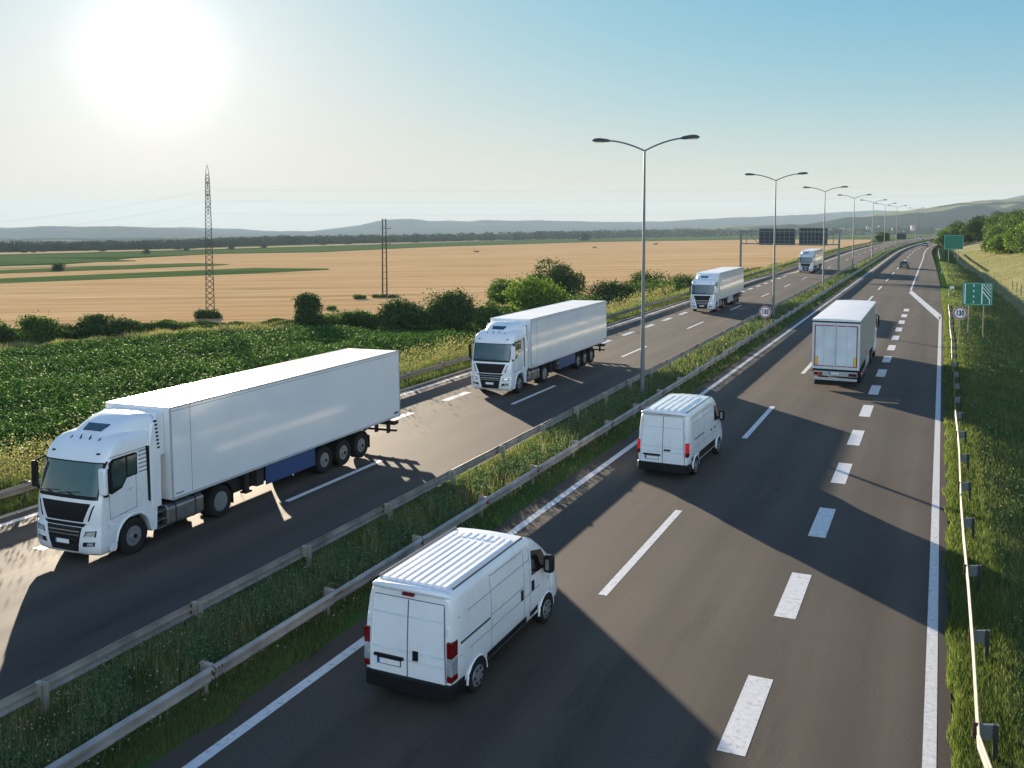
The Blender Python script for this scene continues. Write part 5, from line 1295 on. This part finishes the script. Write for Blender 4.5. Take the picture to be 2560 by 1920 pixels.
px_bush(1400, 1500, 735, 800, M['leaf'], 'low shrub right of the bright roadside tree', 4000, 0.30, TG, 0.5)
px_bush(1478, 1600, 694, 770, M['leaf_dark'], 'dark spreading shrub left of the nearest lamp post', 8000, 0.32, TG, 0.6, 'bush', 2)
px_bush(1560, 1690, 700, 765, M['leaf'], 'green shrub with lit top behind the nearest lamp post', 7000, 0.32, TG, 0.6, 'bush', -4)
px_bush(1600, 1700, 684, 750, M['leaf_dark'], 'dark domed shrub right of the nearest lamp post', 6000, 0.32, TG, 0.6, 'bush', 12)
px_bush(1682, 1760, 688, 735, M['leaf'], 'shrub left of the third truck, behind the outer guardrail', 4500, 0.32, TG, 0.6, 'bush', 6)
px_bush(1860, 1930, 668, 694, M['leaf_dark'], 'dark shrub on the bank beyond the gantry leg', 3000, 0.34, TG, 0.4)
px_bush(1930, 1995, 656, 676, M['leaf'], 'shrub on the bank left of the smallest truck', 2500, 0.36, TG, 0.4)
px_bush(880, 915, 735, 748, M['leaf'], 'small bush left of the foot of the paired poles', 900, 0.25, 'low bushes at the foot of the paired poles', 0.5)
px_bush(925, 1000, 735, 745, M['leaf_dark'], 'low dark bush around the foot of the paired poles', 1200, 0.25, 'low bushes at the foot of the paired poles', 0.4)
px_bush(815, 842, 764, 776, M['leaf'], 'small bush alone on the wheat edge right of the upright dark bush', 700, 0.25, 'low bushes at the foot of the paired poles', 0.5)

# the wood on the slope to the right: a few grown trees, planted again and again
WOOD = []
for q, (mt, hh, ww) in enumerate(((M['leaf'], 8.5, 7.0), (M['leaf_bright'], 7.5, 7.5), (M['leaf_dark'], 9.0, 7.5), (M['leaf'], 7.0, 6.5))):
    t_ = tree('wood_tree', (0, 0, 0), hh, ww, mt, 'leafy tree in the dense wood on the slope right of the motorway', 6000, 0.46, 'trees of the wood on the right slope', -0.12, 24)
    WOOD.append(t_)
def wood():
    used = set(); pts = []
    r = random.Random(5)
    def low(px):  return float(np.interp(px, [2300, 2347, 2415, 2469, 2488, 2560, 2700], [618, 616, 608, 600, 634, 640, 660]))
    def top(px):  return float(np.interp(px, [2300, 2338, 2376, 2434, 2492, 2560, 2700], [602, 588, 558, 530, 517, 514, 512]))
    for y in np.arange(170, 470, 7.5):
        for u in np.arange(-2, 95, 5.2):
            yy = y + r.uniform(-2.5, 2.5); x = u + r.uniform(-1.8, 1.8) + cc(yy); z = float(ground_z(x, yy))
            v = np.array([x, yy, z - CAM_H]); d = v @ FV; px = 1280 + FPX * (v @ RX) / d; py = CY - FPX * (v @ UV) / d
            if px < 2338 or px > 2900: continue
            if py > low(px) + 1: continue
            ht = (py - top(px)) * d / FPX
            if px < 2360 and yy < 330: continue
            if ht < 2.0: continue
            pts.append((yy, x, z, min(ht, r.uniform(6.5, 9.5)), px))
    pts.sort()
    # keep what is at the front of the wood and what rises over it
    sky_ = {}
    for (yy, x, z, ht, px) in pts:
        v = z + ht - CAM_H; key = int(px // 14); a = v / yy
        if key in sky_ and a < sky_[key] + 0.0015: continue
        sky_[key] = max(a, sky_.get(key, -9)); sky_[key + 1] = max(a - 0.004, sky_.get(key + 1, -9)); sky_[key - 1] = max(a - 0.004, sky_.get(key - 1, -9))
        q = r.randrange(4); src = WOOD[q]
        if q in used: o = copy_tree(src)
        else: o = src; used.add(q)
        s_ = ht / (8.5, 7.5, 9.0, 7.0)[q]
        o.location = (x, yy, z - 0.2); o.rotation_euler = (0, 0, r.uniform(0, 6.28)); k_ = max(0.75, min(1.25, s_ * r.uniform(1.0, 1.35))); o.scale = (k_, k_, s_)
    for q in range(4):
        if q not in used: WOOD[q].location = (60 + 5 * q, 300, float(ground_z(60 + 5 * q, 300)))
    return len(pts)
wood()
tree('broadleaf_tree', (-26.5, 505, float(ground_z(-26.5, 505))), 7.5, 6.0, M['leaf_dark'], 'lone dark tree by the road bend, left of the far dark sign board', 2500, 0.55)

# trees and bushes far out on the plain
FAR = bush((0, 0, 0), 8, 8, 5.2, M['leaf_far'], 'small dark bush standing alone far out on the plain', 900, 0.8, 'lone bushes far out on the plain', 0, 12)
for i, (px, py, s_) in enumerate(((215, 627, 1.3), (258, 629, 1.0), (367, 635, 1.0), (446, 624, 1.2), (466, 627, 0.9), (578, 624, 0.9), (484, 622, 0.8), (660, 620, 0.9), (810, 613, 1.0), (870, 611, 1.3), (1040, 607, 1.1), (1196, 600, 1.4), (1463, 602, 2.2), (62, 632, 0.9), (85, 632, 0.7), (110, 630, 0.9), (1495, 597, 0.8), (1290, 601, 1.3))):
    o = FAR if i == 0 else copy_tree(FAR)
    P = on_plain(px, py); k_ = s_ * (FW @ P[:2]) / 900; k_ = max(0.5, min(2.6, k_)); o.location = tuple(P); o.scale = (k_, k_, k_)
P = on_plain(145, 677)
bush(P, 7.0, 4.0, 3.2, M['leaf_far'], 'dark blocky thicket standing alone between the green strips', 1500, 0.45)

def scrub():
    ed = [(-120, 858), (0, 852), (150, 850), (340, 838), (480, 828), (620, 821), (735, 822), (810, 824), (950, 822), (1100, 824), (1260, 826), (1400, 806), (1500, 784), (1600, 762), (1700, 741), (1790, 718)]
    E_ = [on_plain(a, b + 2)[:2] for a, b in ed]; hh = [1.3, 1.2, 1.5, 1.5, 0.9, 0.7, 1.2, 1.7, 2.2, 2.6, 2.6, 2.2, 2.4, 2.8, 2.8, 2.0]
    n = 56000; t = rng.random(n) * (len(E_) - 1); q = t.astype(int); f = (t - q)[:, None]; E_ = np.array(E_); H = np.interp(t, range(len(hh)), hh)
    p = E_[q] * (1 - f) + E_[np.minimum(q + 1, len(E_) - 1)] * f + FW * rng.uniform(-0.6, 5.5, (n, 1))
    top_ = H * (0.45 + 0.75 * (np.sin(p[:, 0] * 0.9 + p[:, 1] * 0.4) * np.sin(p[:, 1] * 0.63 + 1) * 0.5 + 0.5))
    z = np.where(p[:, 0] - cy_(p[:, 1]) > -60, ground_z(p[:, 0], p[:, 1]), plane_z(p[:, 0], p[:, 1])) + top_ * np.sqrt(rng.random(n))
    V, F = leaf_cards(np.stack([p[:, 0], p[:, 1], z], 1), 0.30, 0.2); tag(np_mesh('scrub', V, [F], [M['leaf_dark']]), 'unbroken dark scrub between the crop and the wheat', 'scrub', None, 'stuff')
scrub()
def far_woods():
    Vs = []; Fs = []; b = 0
    xs = [-200, 0, 350, 700, 1100, 1400, 1700, 2150]; bs = [633, 631, 623, 612.5, 604.5, 598, 591, 583]; tp = [607, 605, 602, 590, 585, 578, 573, 574]
    for i in range(1500):
        px = rng.uniform(-200, 2150); base = np.interp(px, xs, bs); top_ = np.interp(px, xs, tp); fwd = rng.random() ** 2
        P = on_plain(px, base - 2.2 * fwd); D = FW @ P[:2]
        if D < 0 or D > 4200: continue
        h = (base - top_) * D / FPX * rng.uniform(0.5, 1.05); wd = h * rng.uniform(0.9, 1.8)
        n = 110; d = rng.normal(0, 1, (n, 3)); d /= np.linalg.norm(d, axis=1)[:, None]
        C = np.array([0, 0, h * 0.52]) + d * np.array([wd * 0.55, wd * 0.55, h * 0.5]) * rng.uniform(0.6, 1.05, (n, 1)) + P
        V, F = leaf_cards(C, h * 0.22, 0.2, d); Vs.append(V); Fs.append(F + b); b += len(V)
    for i in range(520):                                                           # loose belts of trees on the rising ground to the right
        px = rng.uniform(1500, 2330); D = rng.uniform(2100, 2700); py = rng.uniform(572, 588)
        if 1830 < px < 1890 and py < 577: continue
        P = at_range(px, py, D); h = rng.uniform(9, 17); wd = h * rng.uniform(0.8, 1.6); P[2] = max(float(plane_z(P[0], P[1])), P[2] - h)
        n = 60; d = rng.normal(0, 1, (n, 3)); d /= np.linalg.norm(d, axis=1)[:, None]
        if P[2] > float(plane_z(P[0], P[1])) + 3: continue
        C = np.array([0, 0, h * 0.5]) + d * np.array([wd * 0.55, wd * 0.55, h * 0.5]) + P
        V, F = leaf_cards(C, h * 0.28, 0.2, d); Vs.append(V); Fs.append(F + b); b += len(V)
    o = np_mesh('far_woods', np.concatenate(Vs), [np.concatenate(Fs)], [M['leaf_far']]); tag(o, 'hazy belt of woodland along the far edge of the plain', 'woodland', None, 'stuff')
far_woods()

# ------------------------------------------------------------------ grass, crop and weeds
def blades(P, h, wd, lean=0.35, droop=0.0):
    n = len(P); a = rng.uniform(0, 2 * math.pi, n); px = np.stack([np.cos(a), np.sin(a), np.zeros(n)], 1)
    b = rng.uniform(0, 2 * math.pi, n); ln = np.stack([np.cos(b), np.sin(b), np.zeros(n)], 1) * (rng.random((n, 1)) * lean * h[:, None])
    up = np.array([0, 0, 1.0]); w_ = wd[:, None] / 2
    m = P + up * (h * 0.55)[:, None] + ln * 0.35; t = P + up * (h * (1 - droop))[:, None] + ln
    V = np.stack([P - px * w_, P + px * w_, m - px * w_ * 0.8, m + px * w_ * 0.8, t], 1).reshape(-1, 3)
    i = np.arange(n)[:, None] * 5
    return V, [i + np.array([0, 1, 3, 2]), i + np.array([2, 3, 4])]
def scatter(n, u0, u1, y0, y1, p=1.6):
    """random ground points, thinner with distance; returns points and distance"""
    t = rng.random(n); k = 1 - p
    y = (y0 ** k + t * (y1 ** k - y0 ** k)) ** (1 / k)
    u = rng.uniform(0, 1, n); lo = u0(y) if callable(u0) else u0; hi = u1(y) if callable(u1) else u1
    x = lo + u * (hi - lo) + cy_(y); z = ground_z(x, y)
    return np.stack([x, y, z], 1), np.hypot(x, y)
def wob(y, s=1.0): return 0.13 * np.sin(y * 1.9) + 0.10 * np.sin(y * 0.73 + 1) + 0.07 * np.sin(y * 4.3 + 2)
def lump(P, sc_=0.45):
    return 0.62 + 0.5 * (np.sin(P[:, 0] * 2.3 * sc_ + P[:, 1] * 1.1 * sc_) * np.sin(P[:, 1] * 1.7 * sc_ + 0.6) * 0.5 + 0.5)
def grass(name, P, D, h0, h1, mat, label, wk=0.00042, lean=0.4):
    h = rng.uniform(h0, h1, len(P)) * lump(P) * (np.where(P[:, 0] - cy_(P[:, 1]) > -13.75, 0.55, 1.0) if name == 'median_grass' else 1.0); wd = 0.005 + wk * D
    V, F = blades(P - np.array([0, 0, 0.03]), h, wd * rng.uniform(0.7, 1.3, len(P)), lean); o = np_mesh(name, V, F, [mat]); tag(o, label, 'grass', None, 'stuff'); return o
P, D = scatter(190000, lambda y: -16.72 + wob(y) * 0.3, lambda y: -12.98 + wob(y + 3) * 0.8, 8, 420, 2.0)
grass('median_grass', P, D, 0.16, 0.42, M['grass'], 'tufted green grass growing along the median')
P, D = scatter(13000, -15.85, -13.95, 9, 200, 1.7)
keep = lump(P, 0.8) > 0.82; P = P[keep]; D = D[keep]; C = np.repeat(P, 9, 0) + rng.normal(0, 0.10, (len(P) * 9, 3)) + np.array([0, 0, 1]) * rng.uniform(0.08, 0.55, (len(P) * 9, 1))
V, F = leaf_cards(C, np.repeat(0.035 + 0.0009 * D, 9), 0.4); tag(np_mesh('median_weeds', V, [F], [M['weed']]), 'grey-green leafy weeds growing in the middle of the median', 'weeds', None, 'stuff')
P, D = scatter(10000, -16.1, -13.7, 9, 160, 1.5); P = P[lump(P, 1.1) > 0.78]; D = np.hypot(P[:, 0], P[:, 1])
h = rng.uniform(0.45, 0.85, len(P)); V, F = blades(P, h, 0.006 + 0.0003 * D, 0.3); tag(np_mesh('median_seed_stems', V, F, [M['straw']]), 'thin pale seed stems standing above the median grass', 'dry grass', None, 'stuff')
P, D = scatter(3200, -16.2, -13.3, 9, 120, 1.5); P[:, 2] += rng.uniform(0.2, 0.5, len(P)); V, F = leaf_cards(P, 0.03 + 0.0006 * D, 1.0); tag(np_mesh('median_flowers', V, [F], [M['flower']]), 'scattered small white flowers in the median grass', 'flowers', None, 'stuff')
# right verge and the slope behind the guardrail
P, D = scatter(150000, lambda y: redge(y) - 0.02 + wob(y * 1.3) * 0.5, lambda y: redge(y) + 1.3, 10, 150, 1.7)
grass('right_verge_grass', P, D, 0.12, 0.36, M['grass_lush'], 'bright green grass strip between the asphalt and the right guardrail', 0.00036)
P, D = scatter(230000, lambda y: redge(y) + 1.0, lambda y: np.interp(y, DX_Y, DX_X) + 0.5, 11, 240, 1.7)
grass('slope_grass', P, D, 0.18, 0.50, M['grass'], 'long grass on the bank falling away behind the right guardrail', 0.00042, 0.6)
P, D = scatter(6000, lambda y: redge(y) + 1.2, lambda y: np.interp(y, DX_Y, DX_X), 12, 110, 1.6); keep = lump(P, 0.7) > 0.8; P = P[keep]; D = D[keep]
C = np.repeat(P, 9, 0) + rng.normal(0, 0.12, (len(P) * 9, 3)) + np.array([0, 0, 1]) * rng.uniform(0.1, 0.55, (len(P) * 9, 1)); V, F = leaf_cards(C, np.repeat(0.04 + 0.0009 * D, 9), 0.4)
tag(np_mesh('slope_weeds', V, [F], [M['weed']]), 'leafy weeds on the bank behind the right guardrail', 'weeds', None, 'stuff')
P, D = scatter(36000, lambda y: np.interp(y, DX_Y, DX_X) - 0.5, lambda y: np.interp(y, DX_Y, DX_X) + 16, 110, 330, 1.2)
grass('meadow_grass', P, D, 0.06, 0.18, M['meadow_blade'], 'short pale dry grass of the meadow slope', 0.00042)
# left verge
P, D = scatter(80000, -30.2, -28.62, 14, 420, 1.8)
grass('left_verge_grass', P, D, 0.15, 0.42, M['grass_lush'], 'bright green grass strip under the outer left guardrail', 0.0004)
P, D = scatter(90000, -38.5, -30.2, 16, 330, 1.6)
grass('left_bank_grass', P, D, 0.4, 1.0, M['grass'], 'rank grass on the bank behind the outer left guardrail', 0.00042, 0.5)
P, D = scatter(42000, -37.0, -31.3, 18, 260, 1.6)
grass('left_bank_dry_grass', P, D, 0.45, 0.95, M['straw'], 'tall pale dry grass on the bank behind the outer left guardrail', 0.00036, 0.45)
P, D = scatter(9000, -36.5, -31.0, 20, 120, 1.4); keep = lump(P, 0.35) > 0.84; P = P[keep]; D = D[keep]
C = np.repeat(P, 12, 0) + rng.normal(0, 0.30, (len(P) * 12, 3)) + np.array([0, 0, 1]) * rng.uniform(0.3, 1.6, (len(P) * 12, 1)); V, F = leaf_cards(C, np.repeat(0.05 + 0.0010 * D, 12), 0.3)
tag(np_mesh('left_bank_weeds', V, [F], [M['straw']]), 'tall yellow-green weeds on the left bank in front of the crop', 'weeds', None, 'stuff')

def inside(x, y, poly):
    c = np.zeros(len(x), bool); n = len(poly)
    for i in range(n):
        (x0, y0), (x1, y1) = poly[i], poly[(i + 1) % n]
        t = ((y0 > y) != (y1 > y)) & (x < (x1 - x0) * (y - y0) / (y1 - y0 + 1e-12) + x0); c ^= t
    return c
def crop():
    far = [pl(-120, 905), pl(0, 896), pl(150, 882), pl(400, 858), pl(740, 833), pl(860, 838), pl(1000, 846), pl(1180, 850)]
    poly = [(-39.5, 14), (-70, 20), *[tuple(p) for p in far], (-40.5, 92), (-39.0, 60)]
    xs = np.arange(-125, -38, 0.24); rows = np.arange(10, 130, 0.70)
    X, Y = np.meshgrid(xs, rows); X = X.ravel() + rng.normal(0, 0.06, X.size); Y = Y.ravel() + rng.normal(0, 0.09, Y.size)
    Y = Y + 0.35 * (X + 80)                                                       # rows run aslant to the road
    k = inside(X, Y, poly)
    v = np.stack([X, Y, np.full_like(X, -4 - CAM_H)], 1); px = 1280 + FPX * (v @ RX) / (v @ FV)
    k &= (px > -60) & (px < 1260); X = X[k]; Y = Y[k]; Z = ground_z(X, Y); D = np.hypot(X, Y)
    n = len(X); m = 10
    hgt = rng.uniform(0.55, 1.4, n) * (0.82 + 0.30 * np.sin(X * 0.31 + Y * 0.17) * np.sin(Y * 0.27 - X * 0.11) + 0.12 * np.sin(X * 0.9) * np.sin(Y * 1.1))
    B = np.repeat(np.stack([X, Y, Z], 1), m, 0); H = np.repeat(hgt, m); N_ = n * m
    lev = np.tile(np.linspace(0.25, 0.95, m), n) + rng.uniform(-0.08, 0.08, N_)
    a = rng.uniform(0, 2 * math.pi, N_); out_ = np.stack([np.cos(a), np.sin(a), np.zeros(N_)], 1); sd = np.stack([-np.sin(a), np.cos(a), np.zeros(N_)], 1)
    ln = rng.uniform(0.45, 0.75, N_)[:, None]; up = np.array([0, 0, 1.0]); w_ = (0.026 + 0.00026 * np.repeat(D, m))[:, None] * rng.uniform(0.8, 1.25, (N_, 1))
    r0 = B + up * (H * lev * 0.92)[:, None]; r1 = r0 + out_ * ln * 0.40 + up * ln * 0.36; r2 = r1 + out_ * ln * 0.36 + up * ln * rng.uniform(-0.22, 0.12, (N_, 1)); r3 = r2 + out_ * ln * 0.22 - up * ln * rng.uniform(0.05, 0.36, (N_, 1))
    tw = up * rng.uniform(-0.5, 0.5, (N_, 1)); s1 = (sd + tw); 
    V = np.stack([r0 - sd * w_ * 0.6, r0 + sd * w_ * 0.6, r1 - s1 * w_, r1 + s1 * w_, r2 - s1 * w_ * 0.9, r2 + s1 * w_ * 0.9, r3], 1).reshape(-1, 3)
    i = np.arange(N_)[:, None] * 7
    o = np_mesh('corn_crop', V, [i + np.array([0, 1, 3, 2]), i + np.array([2, 3, 5, 4]), i + np.array([4, 5, 6])], [M['corn']])
    tag(o, 'dense field of knee-high green crop with arching leaves beside the motorway', 'crop', None, 'stuff')
    # dry grasses along the far rim of the crop
    pts = []
    edge = [pl(-100, 893), pl(0, 886), pl(150, 874), pl(330, 852), pl(450, 844), pl(600, 834), pl(735, 826)]
    for i_ in range(14000):
        t = rng.random() * (len(edge) - 1); q = int(t); f = t - q; p = edge[q] * (1 - f) + edge[q + 1] * f
        pts.append(p + FW * rng.uniform(-1.0, 4.5) + RT * rng.normal(0, 0.5))
    pts = np.array(pts); P = np.stack([pts[:, 0], pts[:, 1], plane_z(pts[:, 0], pts[:, 1])], 1); D = np.hypot(P[:, 0], P[:, 1])
    grass('rim_dry_grass', P, D, 0.5, 1.3, M['straw'], 'strip of tall dry grass between the crop and the hedges', 0.0005, 0.4)
    P2 = P[rng.random(len(P)) < 0.5] - np.array([FW[0], FW[1], 0]) * 1.5; P2[:, 2] = plane_z(P2[:, 0], P2[:, 1]); D2 = np.hypot(P2[:, 0], P2[:, 1])
    grass('rim_green_grass', P2, D2, 0.4, 1.0, M['grass'], 'dark rank grass in front of the strip of tall dry grass', 0.0006, 0.5)
crop()

# ------------------------------------------------------------------ fences, and small things far away
def wire_fence(pts, label, h=1.3):
    root = tag(empty('wire_fence', tuple(pts[0])), label, 'fence', 'wire fences on wooden posts')
    o = np.array(pts[0])
    for p in pts:
        q = np.array(p) - o; m = MB(); m.tube([(q[0], q[1], q[2] - 0.4), (q[0] + random.uniform(-.04, .04), q[1], q[2] + h)], 0.055, 6); m.build('post', M['wood'], root)
    w_ = MB()
    for z in (0.3, 0.7, 1.1):
        w_.tube([(p[0] - o[0], p[1] - o[1], p[2] - o[2] + z) for p in pts], 0.008, 4)
    w_.build('wire', M['galv'], root)
    return root
wire_fence([(-33.2, y, float(ground_z(-33.2, y))) for y in np.arange(24, 96, 4.0)], 'wire fence on thin posts in the tall grass beside the crop', 1.55)
fp = []
for t in np.linspace(0, 1, 9):
    y = 178 - 52 * t; u = 10.9 + 1.6 * t; fp.append((u, y, float(ground_z(u, y))))
wire_fence(fp, 'weathered wooden post fence on the meadow slope at the right edge', 1.5)

bpy.context.view_layer.update()
DG = bpy.context.evaluated_depsgraph_get()
def hit(px, py):
    ok, loc, *_ = sc.ray_cast(DG, Vector((0, 0, CAM_H)), Vector(sight(px, py)).normalized())
    return np.array(loc) if ok else at_range(px, py, 1600)
def house(px, py, wd, h, label, tower=False):
    P = hit(px, py)
    if not 1500 < FW @ P[:2] < 4600: P = at_range(px, py, 3500)
    k = (FW @ P[:2]) / FPX; wd *= k; h *= k
    root = tag(empty('house', tuple(P), YAW), label, 'house', 'houses at the foot of the hills')
    b = MB(); b.box(-wd / 2, -wd * 0.4, -4, wd / 2, wd * 0.4, h * 0.7); bo = b.build('wall', M['wall'], root)
    r = MB(); r.prism([(-wd * 0.55, h * 0.7), (wd * 0.55, h * 0.7), (0, h * (1.7 if tower else 1.05))], 'y', -wd * 0.45, wd * 0.45); r.build('roof', M['tile'], root)
    w_ = MB()
    for x in (-0.25, 0.25): w_.box(wd * x - wd * 0.08, -wd * 0.41, h * 0.25, wd * x + wd * 0.08, -wd * 0.395, h * 0.48)
    w_.build('window', M['glass_black'], bo)
for a in ((2281, 573, 8, 11, 'large pale house right of the far street lamps, below the pale hill field'), (2168, 573, 4, 8, 'white house with a steep roof at the foot of the hills'), (2180, 573, 5, 4, 'small white house right of the steep-roofed one'), (2197, 567, 4, 3, 'small white house highest on the wooded foot of the hill'), (2231, 574, 3, 5, 'narrow white house directly behind the last street lamp')):
    house(*a)
def greenhouse():
    a, b_ = on_plain(1955, 587.2), on_plain(2292, 583.2)
    root = tag(empty('greenhouse', tuple(a)), 'long white polytunnel greenhouse in front of the wooded hill', 'greenhouse')
    d = b_ - a; ln = np.linalg.norm(d[:2]); u = d / ln; nrm_ = np.array([-u[1], u[0], 0])
    m = MB(); secs = []
    for t in np.linspace(0, 1, 30):
        c = d * t
        secs.append([tuple(c + nrm_ * (4.0 * math.cos(q)) + np.array([0, 0, 7.5 * math.sin(q)])) for q in np.linspace(0, math.pi, 9)] + [tuple(c + nrm_ * -4.0 - np.array([0, 0, 1.5])), tuple(c + nrm_ * 4.0 - np.array([0, 0, 1.5]))])
    m.loft(secs); m.build('film', M['foil'], root, 60)
    e = MB(); e.box(-0.5, -0.5, -1.5, 0.5, 0.5, 2.5); e.build('end_post', M['concrete'], root)
greenhouse()
def irrigation(px, py, label):
    P = on_plain(px, py); k = (FW @ P[:2]) / FPX
    root = tag(empty('irrigation_cart', tuple(P), YAW), label, 'irrigation cart', 'irrigation carts in the wheat field')
    m = MB(); m.tube([(-3.0 * k, 0, 0), (-3.0 * k, 0, 13 * k)], 0.10, 6); m.build('mast', M['pylon'], root)
    m = MB(); m.box(-4 * k, -1.0, 1.2 * k, 9 * k, 1.0, 2.6 * k); m.box(3 * k, -1, 2.6 * k, 10 * k, 1, 4.2 * k); m.build('frame', M['pylon'], root)
    for s in (-1, 1): wheel(root, s * 2.5 * k, 0, 0.9, 0.3, 1, 'car')
irrigation(1188, 631, 'irrigation cart with a thin mast in the middle of the wheat field')
irrigation(1634, 612, 'farther irrigation cart with a thin mast, right of the nearest lamp post')
def box_trailer():
    P = on_plain(1486, 622); k = (FW @ P[:2]) / FPX
    root = tag(empty('farm_trailer', tuple(P), YAW), 'dark box-shaped farm trailer standing alone on the far wheat field', 'trailer')
    m = MB(); m.box(-5.5 * k, -1.2, 0.9, 5.5 * k, 1.2, 5.2 * k); m.build('body', M['wood'], root, None, 0.05)
    for s in (-1, 1): wheel(root, s * 3 * k, -1.2, 0.5, 0.3, 1, 'car')
box_trailer()

# ------------------------------------------------------------------ the air
def haze():
    m = bpy.data.materials.new('haze air'); m.use_nodes = True; n = m.node_tree.nodes; l = m.node_tree.links; n.clear()
    o_ = n.new('ShaderNodeOutputMaterial'); v = n.new('ShaderNodeVolumePrincipled')
    v.inputs['Color'].default_value = (0.46, 0.60, 0.72, 1); v.inputs['Density'].default_value = 0.00009; v.inputs['Anisotropy'].default_value = 0.0
    l.new(v.outputs[0], o_.inputs['Volume'])
    b = MB(); b.box(-12000, -400, -420, 12000, 12000, 215)
    o = b.build('haze', m); tag(o, 'thin pale haze over the plain and hills', 'haze', None, 'stuff')
haze()
